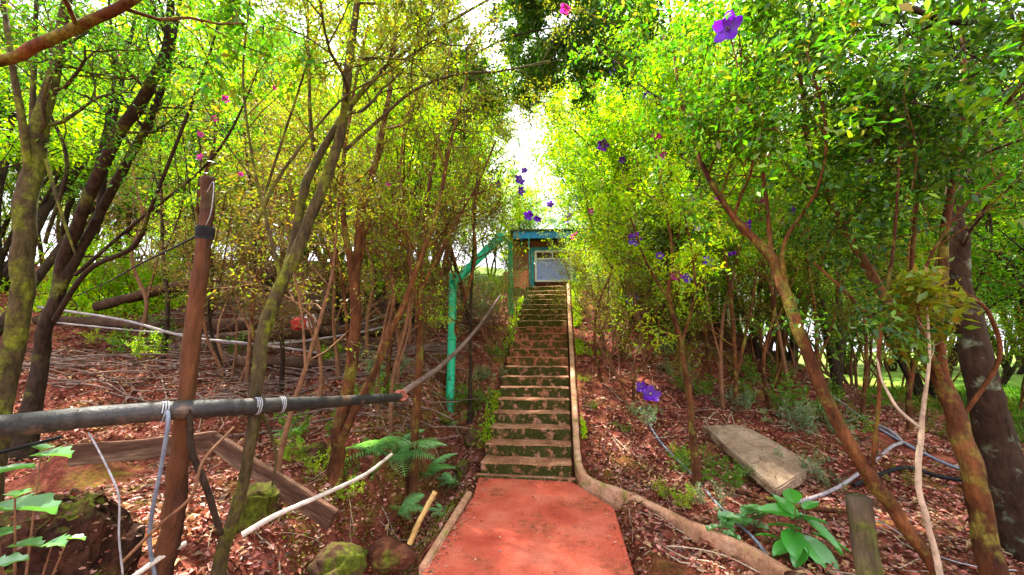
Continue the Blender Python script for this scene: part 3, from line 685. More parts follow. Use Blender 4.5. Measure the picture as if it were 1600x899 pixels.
gcord('black_hose', 'black hose curving across the soil between the two right trunks', 'hose', [(1335, 765), (1372, 754), (1420, 752), (1470, 756), (1530, 768)], .021, 'black', .06)
gcord('blue_hose', 'faded violet hose running down the soil towards the big dark trunk', 'hose', [(1372, 680), (1420, 705), (1470, 730), (1520, 752), (1600, 790)], .016, 'bluehose', .04)
gcord('white_wire', 'thin white wire trailing across the lower right corner', 'wire', [(1330, 812), (1380, 830), (1450, 870), (1520, 893), (1590, 900)], .004, 'rope', .04)
gcord('grey_hose', 'thin lilac-grey hose running down the soil right of the kerb', 'hose', [(1000, 640), (1030, 690), (1075, 745), (1130, 800), (1180, 850), (1215, 893)], .012, 'bluehose', .035)
st = gpp(1345, 888)
M['stump'] = solid('old_stump', [(.03, .022, .016), (.08, .06, .04), (.14, .10, .06)], 5, .9, .8, 30, stretch=(1, 1, .25), moss=(.10, .12, .02), mossamt=.55)
gg = Geo(); d_ = 2.1; tt = at(1340, 775, d_); bb = np.array([tt[0], tt[1], gz(tt[0], tt[1]) - .1])
gg.tube(curve_pts([bb, (bb * .5 + tt * .5), tt], 5), np.linspace(.065, .055, 11), 12, .18); tag(gg.build('stump', M['stump'], None), 'short grey weathered stump in front of the leaning right trunk', 'stump')
gcord('fallen_branch', 'reddish fallen branch behind the broad-leaved plant', 'branch', [(1150, 778), (1200, 785), (1260, 800), (1330, 808)], .022, 'bark_orange', .05, k=6)
gcord('pale_root', 'thin pale root crossing the soil in front of the kerb', 'root', [(1000, 868), (1060, 855), (1130, 868), (1200, 895)], .006, 'twig_pale', .03)

# ------------------------------------------------------------------ foreground trees, traced
def smooth_path(pts): return curve_pts([at(*p) for p in pts], 5)
def hero(name, label, cat, stems, bark, crown_mat, seed, leafn=26, lsize=.055, lsp=.07, twL=.9, group=None, base=None, ground=True, bare=(), up=.2, crown=True):
    """stems: list of (pts[(px,py,d,width_px)], n_auto, t0); first is the trunk"""
    Gw = Geo(); G = Grower(seed, Gw, up=up, leafn=leafn, lsp=lsp, sides=6)
    P0 = at(*stems[0][0][0][:3])
    if ground and base is None:
        z = gz(P0[0], P0[1]); base = np.array([P0[0], P0[1], z - .12])
    t = thing(name, label, cat, tuple(base if base is not None else P0), 0, group)
    limbs = []
    for si, (pts, na, t0) in enumerate(stems):
        P = [at(a, b, d) for a, b, d, w_ in pts]; rad = [w_ * .64 * d / FPX / 2 for a, b, d, w_ in pts]
        if si == 0 and ground and base is not None and P[0][2] > base[2] + .05:
            P = [np.array(base)] + P; rad = [rad[0] * 1.25] + rad
        Q = curve_pts(P, 6); rq = np.interp(np.linspace(0, len(rad) - 1, len(Q)), range(len(rad)), rad)
        if si == 0 and ground: rq = rq * (1 + .75 * np.exp(-np.arange(len(Q)) / 1.6))
        # small bends so no stretch is a ruled line
        wv = np.array([[noise.noise(Vector((i * .23, seed + si * 7.1, c * 5.0))) for c in range(3)] for i in range(len(Q))])
        env = np.minimum(1, np.arange(len(Q)) / 4)[:, None]
        Q = Q + wv * np.minimum(.03, rq * .5)[:, None] * env
        lg = Gw if si == 0 else Geo()
        lg.tube(Q, rq, 14 if rad[0] > .03 else 8, .16, cap=(si == 0))
        if si: limbs.append((lg, rad[0]))
        # offshoots
        r_ = random.Random(seed * 31 + si)
        for c in range(na):
            tt_ = t0 + (1 - t0) * (c + r_.random()) / max(1, na); x_ = min(tt_, .995) * (len(Q) - 1); i = int(x_); q = Q[i] + (Q[i + 1] - Q[i]) * (x_ - i)
            T = Q[i + 1] - Q[i]; T /= np.linalg.norm(T) + 1e-9
            v = np.array([r_.gauss(0, 1), r_.gauss(0, 1), r_.gauss(0, .7) + .2]); v -= T * (v @ T); v /= np.linalg.norm(v) + 1e-9
            d_ = T * .6 + v; d_ /= np.linalg.norm(d_)
            G.branch(q, d_, twL * r_.uniform(.6, 1.15) * (1 - .3 * tt_), min(rq[i] * .45, .016), 2, 4)
    tr = Gw.build('trunk', M[bark], t)
    for lg, r0 in limbs:
        lg.build('branch', M[bark], t)
    if crown and G.lp:
        pos = np.concatenate(G.lp)
        # keep leaves out of the lens
        dd = pos - C0; dep = dd @ FW; ok_ = (dep > 1.0) | (dep < -.3); pos = pos[ok_]; dr_ = np.concatenate(G.ld)[ok_]
        leaf_obj('crown', pos, lsize * (.6 + .8 * rng.random(len(pos))), M[crown_mat], t, rg=G.rg, dirs=dr_)
    return t, tr
HERO = {}
# --- left
HERO['A'], _ = hero('mossy_tree', 'thick moss-covered leaning tree at the far left edge', 'tree', [
    ([(-12, 720, 2.6, 46), (8, 600, 2.75, 40), (30, 490, 2.85, 39), (38, 400, 2.9, 39), (44, 300, 3.0, 39), (62, 200, 3.1, 32), (85, 110, 3.2, 23), (105, 0, 3.3, 18), (120, -160, 3.4, 11)], 9, .62),
    ([(48, 320, 3.0, 19), (36, 200, 3.0, 15), (20, 100, 3.0, 12), (5, 0, 3.1, 9), (-15, -160, 3.2, 5)], 6, .5),
    ([(46, 240, 3.05, 12), (52, 150, 3.2, 11), (55, 60, 3.3, 9), (58, -80, 3.4, 5)], 5, .5),
    ([(72, 250, 3.05, 8), (95, 330, 2.95, 6), (118, 400, 2.9, 4)], 0, 1)], 'bark_moss', 'green', 101, leafn=15, lsize=.036, lsp=.06)
HERO['B'], _ = hero('dark_tree', 'dark tree with several stems fanning up right behind the mossy one', 'tree', [
    ([(62, 575, 4.1, 30), (72, 510, 4.1, 28), (98, 420, 4.1, 25), (125, 340, 4.0, 23), (165, 250, 3.9, 23), (215, 165, 3.8, 25), (252, 100, 3.7, 21), (266, 30, 3.6, 16), (272, -90, 3.5, 9)], 9, .6),
    ([(95, 450, 4.1, 21), (135, 375, 4.15, 19), (185, 280, 4.1, 18), (225, 205, 4.0, 16), (262, 110, 3.95, 11), (285, -20, 3.9, 7)], 6, .5),
    ([(152, 345, 4.1, 13), (172, 220, 4.2, 11), (190, 125, 4.3, 9), (215, 10, 4.4, 6), (225, -80, 4.4, 4)], 7, .4),
    ([(150, 270, 3.95, 11), (178, 130, 3.95, 7), (172, 20, 3.95, 5), (166, -70, 3.95, 4)], 5, .4),
    ([(85, 500, 4.0, 11), (140, 420, 3.9, 11), (210, 385, 3.75, 10), (240, 315, 3.6, 8), (300, 160, 3.4, 7), (335, 60, 3.3, 5), (360, -50, 3.2, 4)], 6, .4),
    ([(70, 380, 3.9, 8), (105, 260, 3.9, 8), (75, 170, 3.9, 6), (60, 100, 3.9, 4)], 4, .4),
    ([(118, 430, 3.95, 10), (210, 350, 3.9, 7), (330, 250, 3.8, 6), (395, 130, 3.7, 4), (412, 40, 3.6, 4)], 7, .35)], 'bark_dark', 'green', 102, leafn=15, lsize=.036, lsp=.06)
HERO['T'], _ = hero('overhanging_tree', 'tree outside the left edge whose dark bough crosses the top left corner', 'tree', [
    ([(-420, 500, 1.9, 70), (-380, 300, 1.9, 60), (-280, 180, 1.85, 44), (-120, 130, 1.8, 30), (0, 96, 1.8, 23), (60, 70, 1.8, 24), (130, 38, 1.8, 24), (215, -6, 1.8, 20), (300, -90, 1.8, 14)], 3, .75)], 'bark_orange', 'green', 103)
HERO['D'], _ = hero('slender_tree', 'tall reddish brown tree with a mossy foot rising behind the dark bamboo rail', 'tree', [
    ([(338, 905, 1.95, 33), (368, 800, 2.0, 27), (390, 700, 2.05, 25), (402, 600, 2.15, 28), (418, 500, 2.3, 30), (455, 410, 2.45, 28), (498, 310, 2.6, 25), (532, 210, 2.75, 22), (546, 100, 2.8, 19), (560, -20, 2.9, 14), (575, -200, 3.0, 8)], 8, .72),
    ([(425, 490, 2.35, 20), (455, 400, 2.6, 20), (482, 280, 2.8, 20), (515, 215, 3.0, 17), (560, 150, 3.2, 14), (620, 90, 3.4, 10), (700, 35, 3.6, 7), (800, -20, 3.9, 5)], 8, .55),
    ([(540, 235, 2.8, 9), (600, 180, 2.9, 8), (650, 140, 3.0, 7), (720, 115, 3.2, 6), (780, 112, 3.4, 5), (860, 95, 3.7, 3)], 8, .35),
    ([(490, 235, 2.95, 10), (484, 160, 3.0, 8), (482, 60, 3.1, 7), (480, -60, 3.2, 5)], 6, .4),
    ([(440, 440, 2.4, 11), (420, 360, 2.45, 9), (395, 250, 2.5, 6), (380, 120, 2.6, 5), (390, 0, 2.7, 4)], 6, .4),
    ([(400, 350, 2.45, 8), (440, 270, 2.5, 7), (530, 160, 2.6, 5), (610, 110, 2.7, 4), (690, 60, 2.8, 2)], 6, .4),
    ([(415, 300, 2.5, 6), (470, 130, 2.5, 5), (505, 30, 2.55, 3)], 4, .5),
    ([(398, 620, 2.15, 9), (430, 700, 2.2, 7), (425, 760, 2.15, 5)], 0, 1)], 'bark_moss', 'olive', 104, leafn=14, lsize=.032, lsp=.05)
HERO['E'], _ = hero('double_trunk_tree', 'double trunked tree with warm brown bark behind the middle of the dark bamboo rail', 'tree', [
    ([(525, 722, 3.6, 34), (533, 660, 3.6, 30), (548, 580, 3.65, 28), (556, 500, 3.7, 26), (556, 420, 3.8, 24), (566, 330, 3.9, 20), (592, 230, 4.0, 15), (612, 120, 4.1, 11), (620, 0, 4.2, 8), (622, -120, 4.3, 5)], 9, .5),
    ([(552, 440, 3.75, 18), (538, 350, 3.8, 14), (535, 270, 3.9, 11), (550, 160, 4.0, 8), (575, 40, 4.1, 5)], 7, .4),
    ([(532, 690, 3.55, 20), (575, 600, 3.6, 18), (620, 500, 3.7, 15), (655, 410, 3.8, 13), (685, 320, 3.9, 10), (705, 220, 4.0, 7), (730, 120, 4.1, 5)], 9, .4),
    ([(545, 620, 3.7, 9), (540, 480, 3.75, 8), (520, 360, 3.8, 6), (515, 260, 3.85, 4)], 6, .4)], 'bark_orange', 'olive', 105, leafn=15, lsize=.032, lsp=.05)
HERO['F'], _ = hero('slim_tree', 'slim dark brown tree just left of the green post', 'tree', [
    ([(648, 672, 4.4, 20), (655, 580, 4.5, 18), (656, 480, 4.6, 16), (662, 380, 4.7, 13), (672, 280, 4.8, 10), (690, 180, 4.9, 7), (705, 60, 5, 4)], 10, .4),
    ([(655, 520, 4.55, 10), (645, 430, 4.6, 8), (628, 330, 4.7, 6), (620, 230, 4.8, 4)], 7, .4),
    ([(660, 450, 4.6, 8), (700, 370, 4.7, 7), (745, 290, 4.8, 5), (775, 220, 4.9, 4)], 7, .3)], 'bark_orange', 'rust', 106, leafn=8, lsize=.040, lsp=.05)
HERO['G'], _ = hero('slim_tree', 'thin dark sapling standing right of the green post', 'tree', [
    ([(735, 585, 6.0, 9), (735, 500, 6.1, 8), (738, 420, 6.2, 7), (742, 330, 6.3, 6), (748, 250, 6.4, 4)], 9, .4)], 'bark_dark', 'olive', 107, leafn=8)
HERO['H'], _ = hero('slim_tree', 'thin pale stemmed sapling between the wooden post and the double trunked tree', 'tree', [
    ([(440, 700, 3.2, 12), (470, 600, 3.3, 11), (500, 500, 3.4, 9), (520, 420, 3.5, 7), (530, 300, 3.6, 4)], 6, .45),
    ([(478, 580, 3.3, 7), (470, 480, 3.4, 6), (450, 380, 3.5, 4), (448, 300, 3.5, 3)], 5, .4)], 'twig', 'olive', 108, leafn=8, lsize=.04)
# --- right
HERO['R1'], _ = hero('leaning_tree', 'orange-brown tree leaning left across the right side with flowers in its crown', 'tree', [
    ([(1470, 915, 1.9, 23), (1410, 815, 1.95, 30), (1362, 750, 2.0, 35), (1325, 690, 2.05, 30), (1280, 600, 2.15, 27), (1245, 510, 2.25, 26), (1222, 440, 2.35, 26), (1192, 385, 2.45, 19), (1135, 325, 2.6, 13), (1095, 250, 2.75, 11), (1068, 170, 2.9, 9), (1050, 60, 3.05, 7), (1040, -80, 3.2, 4)], 9, .66),
    ([(1205, 400, 2.42, 12), (1196, 300, 2.5, 8), (1180, 210, 2.55, 7), (1160, 110, 2.6, 5), (1150, 0, 2.7, 4)], 7, .3),
    ([(1228, 450, 2.34, 13), (1225, 380, 2.3, 9), (1275, 300, 2.25, 7), (1290, 200, 2.2, 5), (1260, 80, 2.2, 4)], 7, .4),
    ([(1215, 420, 2.4, 9), (1150, 350, 2.7, 7), (1120, 300, 2.9, 5)], 3, .5),
    ([(1362, 742, 2.0, 10), (1372, 640, 1.95, 8), (1375, 540, 1.95, 8), (1388, 440, 1.95, 7), (1400, 340, 1.95, 6), (1405, 230, 2.0, 4)], 5, .6)], 'bark_orange', 'green', 201, leafn=22, lsize=.045)
HERO['R2'], _ = hero('forked_tree', 'golden-brown forked tree leaning left at the right edge in front of the big dark trunk', 'tree', [
    ([(1552, 915, 1.8, 50), (1530, 790, 1.85, 44), (1505, 690, 1.9, 42), (1480, 610, 2.0, 36), (1440, 545, 2.1, 26), (1392, 480, 2.2, 22), (1345, 400, 2.35, 19), (1300, 320, 2.5, 15), (1268, 240, 2.6, 11), (1250, 120, 2.7, 8), (1240, 0, 2.8, 5)], 9, .62),
    ([(1480, 615, 2.0, 22), (1466, 520, 2.05, 20), (1472, 420, 2.1, 18), (1482, 320, 2.1, 16), (1500, 230, 2.15, 14), (1505, 120, 2.2, 10), (1500, 0, 2.3, 7)], 6, .55),
    ([(1450, 560, 2.1, 12), (1425, 460, 2.15, 9), (1430, 350, 2.2, 8), (1440, 230, 2.3, 6), (1420, 100, 2.4, 4)], 6, .45),
    ([(1445, 550, 2.1, 9), (1370, 505, 2.2, 8), (1320, 455, 2.3, 7), (1270, 410, 2.4, 5)], 3, .5),
    ([(1505, 650, 1.95, 10), (1560, 560, 1.9, 9), (1545, 490, 1.9, 8), (1500, 450, 1.9, 6)], 2, .8),
    ([(1470, 590, 2.0, 16), (1435, 500, 1.95, 10), (1445, 420, 1.9, 7), (1500, 330, 1.85, 5), (1570, 270, 1.8, 4)], 3, .6)], 'bark_orange', 'dark', 202, leafn=20, twL=.75, lsize=.040)
HERO['R3'], _ = hero('big_dark_tree', 'thick dark trunk with pale lichen patches at the right edge', 'tree', [
    ([(1606, 870, 2.75, 88), (1580, 790, 2.8, 78), (1560, 700, 2.85, 70), (1535, 600, 2.9, 61), (1512, 500, 3.0, 50), (1496, 400, 3.1, 37), (1490, 300, 3.2, 30), (1500, 180, 3.3, 24), (1530, 40, 3.4, 18), (1560, -120, 3.5, 11)], 10, .6),
    ([(1500, 320, 3.2, 14), (1450, 220, 3.2, 11), (1400, 140, 3.2, 8), (1340, 80, 3.2, 6), (1270, 50, 3.2, 4)], 8, .3),
    ([(1500, 300, 3.1, 14), (1560, 200, 3.0, 11), (1640, 100, 2.9, 8)], 6, .3),
    ([(1525, 80, 3.3, 13), (1450, 40, 3.0, 11), (1370, 15, 2.8, 8), (1300, -30, 2.6, 5)], 8, .2)], 'bark_lichen', 'dark', 203, leafn=9, lsize=.06)
HERO['R4'], _ = hero('young_tree', 'pale thin crooked sapling between the two leaning right trunks', 'tree', [
    ([(1470, 905, 1.7, 13), (1450, 820, 1.72, 12), (1434, 750, 1.75, 12), (1438, 690, 1.78, 12), (1444, 630, 1.8, 9), (1452, 560, 1.85, 6), (1448, 480, 1.9, 4)], 3, .8),
    ([(1436, 668, 1.79, 8), (1405, 640, 1.85, 7), (1380, 600, 1.9, 5), (1370, 560, 1.95, 4)], 0, 1)], 'twig_pale', 'olive', 204, leafn=14, twL=.4)
HERO['R5'], _ = hero('overhanging_bough_tree', 'tree outside the right edge whose dark bough hangs into the top right corner', 'tree', [
    ([(1820, 600, 2.2, 80), (1800, 350, 2.2, 66), (1760, 160, 2.2, 50), (1720, 80, 2.2, 40)], 0, 1),
    ([(1720, 80, 2.2, 34), (1640, 48, 2.2, 24), (1560, 40, 2.2, 20), (1490, 34, 2.2, 16), (1420, 12, 2.2, 10), (1370, -20, 2.2, 7)], 9, .25),
    ([(1700, 90, 2.2, 18), (1600, 130, 2.1, 10), (1500, 170, 2.0, 7), (1420, 160, 1.95, 5)], 6, .3)], 'bark_dark', 'dark', 205, lsize=.06, leafn=14)
HERO['R6'], _ = hero('slim_tree', 'slim reddish tree in the soil above the concrete slab', 'tree', [
    ([(1082, 672, 4.2, 15), (1074, 600, 4.3, 14), (1062, 530, 4.4, 12), (1045, 460, 4.5, 10), (1050, 390, 4.6, 8), (1035, 300, 4.7, 5), (1020, 200, 4.8, 4)], 9, .4),
    ([(1064, 540, 4.4, 9), (1085, 460, 4.4, 7), (1080, 390, 4.5, 5), (1062, 300, 4.6, 4)], 6, .3),
    ([(1052, 480, 4.45, 8), (1010, 410, 4.6, 6), (985, 340, 4.7, 4)], 6, .3)], 'bark_orange', 'lime', 206, leafn=13, lsize=.05, twL=.7)
HERO['R7'], _ = hero('slim_tree', 'slim twin sapling right of the slim reddish one, behind the concrete slab', 'tree', [
    ([(1150, 655, 5.3, 11), (1148, 560, 5.4, 10), (1142, 470, 5.5, 9), (1130, 380, 5.6, 7), (1120, 280, 5.7, 4)], 9, .4),
    ([(1148, 600, 5.35, 8), (1170, 500, 5.4, 7), (1185, 420, 5.5, 5), (1205, 330, 5.6, 4)], 7, .4)], 'bark_orange', 'lime', 207, leafn=13)
HERO['K'], _ = hero('hanging_canopy_tree', 'tall tree left of the steps whose boughs reach towards the white sky gap', 'tree', [
    ([(748, 560, 8.0, 10), (720, 450, 8.1, 10), (690, 330, 8.1, 9), (672, 200, 8.0, 8), (690, 60, 7.6, 7), (730, -60, 7.2, 5)], 14, .5),
    ([(676, 150, 8.0, 6), (760, 40, 7.4, 5), (840, -10, 6.8, 4), (900, -20, 6.4, 3)], 16, .3),
    ([(840, -10, 6.8, 4), (885, 25, 6.0, 4), (935, 60, 5.4, 3)], 10, .1),
    ([(680, 120, 7.9, 6), (770, 70, 7.0, 5), (830, 50, 6.2, 4), (900, 40, 5.6, 3)], 9, .45),
    ([(685, 300, 8.0, 6), (700, 220, 7.8, 5), (715, 150, 7.6, 3)], 7, .3)], 'bark_dark', 'dark', 208, leafn=90, lsp=.13, lsize=.07, twL=1.25)

# thin stems of the thicket
rs = random.Random(77)
def thicket(lst, label, group, mat, bark):
    for i, (px, py, top_, w0) in enumerate(lst):
        p_, d0 = gp(px, py); n_ = 5; pts = []; lean = rs.uniform(-70, 70); d1 = d0 + rs.uniform(-.1, .5)
        for k in range(n_ + 1):
            t = k / n_; pts.append((px + lean * t + (rs.uniform(-14, 14) if k else 0), py + (top_ - py) * t, d0 + (d1 - d0) * t, w0 / .64 * (1 - .7 * t)))
        st_ = [(pts, 6, .35)]
        for q in range(2):
            k = rs.choice((1, 2, 3)); b0_ = pts[k]; sg = rs.choice((-1, 1))
            st_.append(([b0_[:3] + (b0_[3] * .6,), (b0_[0] + sg * rs.uniform(15, 30), b0_[1] - (py - top_) * .18, b0_[2], b0_[3] * .5), (b0_[0] + sg * rs.uniform(30, 60), b0_[1] - (py - top_) * rs.uniform(.35, .55), b0_[2] + rs.uniform(-.2, .3), b0_[3] * .25)], 5, .3))
        hero('sapling', label, 'sapling', st_, rs.choice(bark), rs.choice(mat), 500 + i + int(px), leafn=9, lsize=.036, twL=.6, group=group)
thicket([(590, 655, 180, 8), (620, 610, 240, 7), (690, 600, 260, 8), (500, 640, 260, 7), (440, 610, 140, 7), (385, 600, 200, 7), (350, 590, 150, 6), (255, 560, 160, 7), (215, 540, 200, 6), (610, 690, 200, 7), (575, 570, 230, 6), (290, 600, 120, 6), (530, 600, 150, 6), (405, 680, 180, 5), (600, 640, 100, 6)],
        'slender brown sapling in the thicket left of the green post', 'saplings left of the steps', ['lime', 'olive', 'rust'], ['twig', 'bark_orange', 'bark_dark'])
thicket([(940, 600, 300, 5), (965, 560, 280, 6), (1010, 590, 260, 6), (1130, 640, 260, 7), (1200, 640, 240, 6), (1235, 620, 200, 6), (1300, 640, 260, 7), (1345, 660, 240, 6), (1420, 680, 260, 8), (990, 630, 420, 5), (1110, 590, 240, 6)],
        'slender reddish sapling standing in the soil right of the steps', 'saplings right of the steps', ['lime', 'olive', 'green'], ['bark_orange', 'twig', 'bark_orange'])
# ------------------------------------------------------------------ shrubs either side of the steps and in the middle distance
def pp(px, py): p, d = gp(px, py); return p[0], p[1]
SH = [  # px, py of the foot, prototype, scale, crown, label, category, group
    (948, 520, 'shrubB', .75, 'lime', 'yellow-green shrub hugging the kerb halfway up the steps'),
    (945, 575, 'sparse', .70, 'lime', 'nearly bare twiggy shrub beside the kerb with lime leaves up top'),
    (975, 600, 'sparse', .62, 'olive', 'bare-stemmed twiggy shrub with few leaves right of the kerb'),
    (1000, 560, 'shrubB', 1.10, 'grey', 'grey-green flowering shrub behind the twiggy one right of the kerb'),
    (1010, 500, 'shrubA', 1.0, 'lime', 'tall lime flowering shrub right of the upper steps'),
    (938, 478, 'shrubC', .5, 'lime', 'bright yellow-green bush beside the top of the kerb'),
    (1040, 520, 'shrubA', 1.2, 'lime', 'lime shrub behind the slim reddish tree'),
    (1190, 600, 'shrubB', 1.0, 'olive', 'olive shrub left of the leaning tree trunk'),
    (1240, 590, 'shrubC', .9, 'green', 'green bush framed by the leaning tree trunk'),
    (1400, 610, 'shrubA', .9, 'olive', 'dense dull shrub left of the golden-brown forked tree'),
    (1585, 640, 'shrubB', .9, 'lime', 'light green shrub at the right edge beyond the big dark trunk'),
    (775, 545, 'shrubC', .75, 'grey', 'grey-green bush against the left side of the middle steps'),
    (772, 505, 'shrubC', .55, 'lime', 'light green bush left of the upper steps beneath the second green post'),
    (690, 505, 'sparse', .5, 'rust', 'brown twiggy shrub behind the green post'),
    (690, 520, 'sparse', 1.0, 'rust', 'rust-coloured twiggy shrub left of the green post'),
    (640, 530, 'sparse', 1.0, 'rust', 'half-bare brown shrub behind the slim dark brown tree'),
    (590, 520, 'shrubB', 1.0, 'olive', 'olive shrub behind the double trunked tree'),
    (360, 600, 'sparse', .8, 'rust', 'brown twiggy shrub right of the wooden post'),
    (420, 470, 'shrubA', 1.1, 'lime', 'lime shrub on the bank above the logs'),
]
SHO = {}
for i, (px, py, k, sc, m, lb) in enumerate(SH):
    x, y = pp(px, py)
    t = place(k, x, y, sc, i * 1.7, m, 'shrub', lb, 'shrub'); SHO[i] = t
# ------------------------------------------------------------------ the wood beyond
BG = []
r_ = random.Random(5)
def wood_zone(n, xr, yr, keys, mats, label, group, smin=.8, smax=1.25, nm='tree', mind=1.0):
    c = 0; tries = 0
    while c < n and tries < 9000:
        tries += 1
        x, y = r_.uniform(*xr), r_.uniform(*yr)
        if any((x - a) ** 2 + (y - b) ** 2 < mind ** 2 for a, b in BG): continue
        if -3.1 < x < 2.1 and y < 13: continue
        if -4.2 < x < 2.6 and 11.5 < y < 17: continue
        q_ = np.array([x, y, 4.0]) - C0; dq = q_ @ FW; pxx = 800 + FPX * (q_ @ RT) / dq if dq > .5 else 9999
        rw = 1.75 * smax * FPX / max(dq, 1) * .8
        if 'hut' not in label and pxx + rw > 775 and pxx - rw < 872: continue
        s_ = np.clip(((x + 10.2) * -2.8 + (y - 7.2) * 2.5) / 14.1, 0, 1)          # a clearing that lets the sun onto the upper left bank
        if math.hypot(x + 10.2 + 2.8 * s_, y - 7.2 - 2.5 * s_) < 2.0: continue
        BG.append((x, y)); c += 1
        place(r_.choice(keys), x, y, r_.uniform(smin, smax), r_.uniform(0, 6.28), r_.choice(mats), nm, label, 'tree', group)
TK = ['tallA', 'tallB', 'tallC']
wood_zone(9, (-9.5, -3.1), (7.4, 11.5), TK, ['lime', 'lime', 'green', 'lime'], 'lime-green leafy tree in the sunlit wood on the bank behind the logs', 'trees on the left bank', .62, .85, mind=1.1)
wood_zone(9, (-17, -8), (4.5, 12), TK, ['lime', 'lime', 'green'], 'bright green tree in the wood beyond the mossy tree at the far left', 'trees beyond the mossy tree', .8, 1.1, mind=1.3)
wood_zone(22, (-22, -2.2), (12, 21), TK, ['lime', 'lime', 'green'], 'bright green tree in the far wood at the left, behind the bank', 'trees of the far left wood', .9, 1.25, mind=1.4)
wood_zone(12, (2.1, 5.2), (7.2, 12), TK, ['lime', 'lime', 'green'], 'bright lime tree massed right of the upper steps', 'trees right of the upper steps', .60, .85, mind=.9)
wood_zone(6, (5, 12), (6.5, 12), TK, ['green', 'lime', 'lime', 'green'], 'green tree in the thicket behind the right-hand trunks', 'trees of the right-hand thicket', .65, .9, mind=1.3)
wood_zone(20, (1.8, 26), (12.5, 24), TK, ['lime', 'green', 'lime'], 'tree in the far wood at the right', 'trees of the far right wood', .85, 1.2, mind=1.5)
wood_zone(9, (-5, 3), (17.5, 22), ['tallA', 'tallC'], ['lime', 'green'], 'light green tree rising behind the hut', 'trees behind the hut', .58, .74, mind=1.2)
wood_zone(13, (-20, -4), (9, 17), ['shrubA', 'shrubB', 'shrubC'], ['lime', 'green', 'lime', 'olive'], 'green bush in the undergrowth of the left wood', 'bushes under the left wood', .9, 1.5, nm='bush', mind=.9)
wood_zone(13, (4, 18), (6, 16), ['shrubA', 'shrubB', 'shrubC'], ['lime', 'green', 'lime', 'grey'], 'green bush in the undergrowth of the right wood', 'bushes under the right wood', .8, 1.3, nm='bush', mind=.9)
wood_zone(14, (-26, -6), (15, 24), ['shrubA', 'shrubB'], ['lime', 'green', 'lime'], 'green bush along the far edge of the left wood', 'bushes at the far left edge', 1.3, 1.9, nm='bush', mind=1.2)
wood_zone(14, (9, 30), (12, 24), ['shrubA', 'shrubB'], ['lime', 'green', 'lime'], 'green bush along the far edge of the right wood', 'bushes at the far right edge', 1.3, 1.9, nm='bush', mind=1.2)
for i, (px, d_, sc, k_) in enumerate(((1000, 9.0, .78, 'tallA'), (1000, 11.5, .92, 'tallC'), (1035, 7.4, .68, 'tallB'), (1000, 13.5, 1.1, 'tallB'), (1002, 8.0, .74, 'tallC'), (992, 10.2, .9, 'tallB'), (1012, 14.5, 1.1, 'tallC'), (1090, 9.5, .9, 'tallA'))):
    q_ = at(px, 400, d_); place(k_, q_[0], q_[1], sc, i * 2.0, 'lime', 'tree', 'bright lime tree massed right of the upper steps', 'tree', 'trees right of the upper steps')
# ------------------------------------------------------------------ flowers (parts of the tree or shrub they grow on)
def petal_flower(rad, seed):
    V = []; F = []; rr = random.Random(seed)
    for k in range(5):
        a0 = k * 2 * math.pi / 5 + rr.uniform(-.1, .1); cup = rr.uniform(.1, .4); b = len(V); m = 5
        for i in range(m + 1):
            t = i / m; wdt = .42 * math.sin(math.pi * min(.95, .12 + t * .8)) ** .8; rad_ = t
            for sgn in (-1, 0, 1):
                x, y = rad_, sgn * wdt; z = cup * t * t + .12 * abs(sgn) * t + rr.uniform(-.04, .04)
                V.append((rad * (x * math.cos(a0) - y * math.sin(a0)), rad * (x * math.sin(a0) + y * math.cos(a0)), rad * z))
        for i in range(m):
            for j in range(2):
                q = b + i * 3 + j; F.append((q, q + 1, q + 4, q + 3))
    return raw_mesh('flower', V, F, 4, False)
FLM = {}
for k in range(4):
    for c in ('purple', 'magenta'):
        me = petal_flower(1.0, k); me.materials.append(M[c]); FLM[(k, c)] = me
stam = bpy.data.meshes.new('stamens'); bm = bmesh.new()
for k in range(9):
    a = k * .7; bmesh.ops.create_cone(bm, segments=4, radius1=.03, radius2=.01, depth=.34, matrix=Matrix.Translation((.09 * math.cos(a), .09 * math.sin(a), .2)) @ Matrix.Rotation(.3, 4, 'X'))
bm.to_mesh(stam); bm.free(); stam.materials.append(M['stamen'])
def nearest_host(px, py, d):
    return None
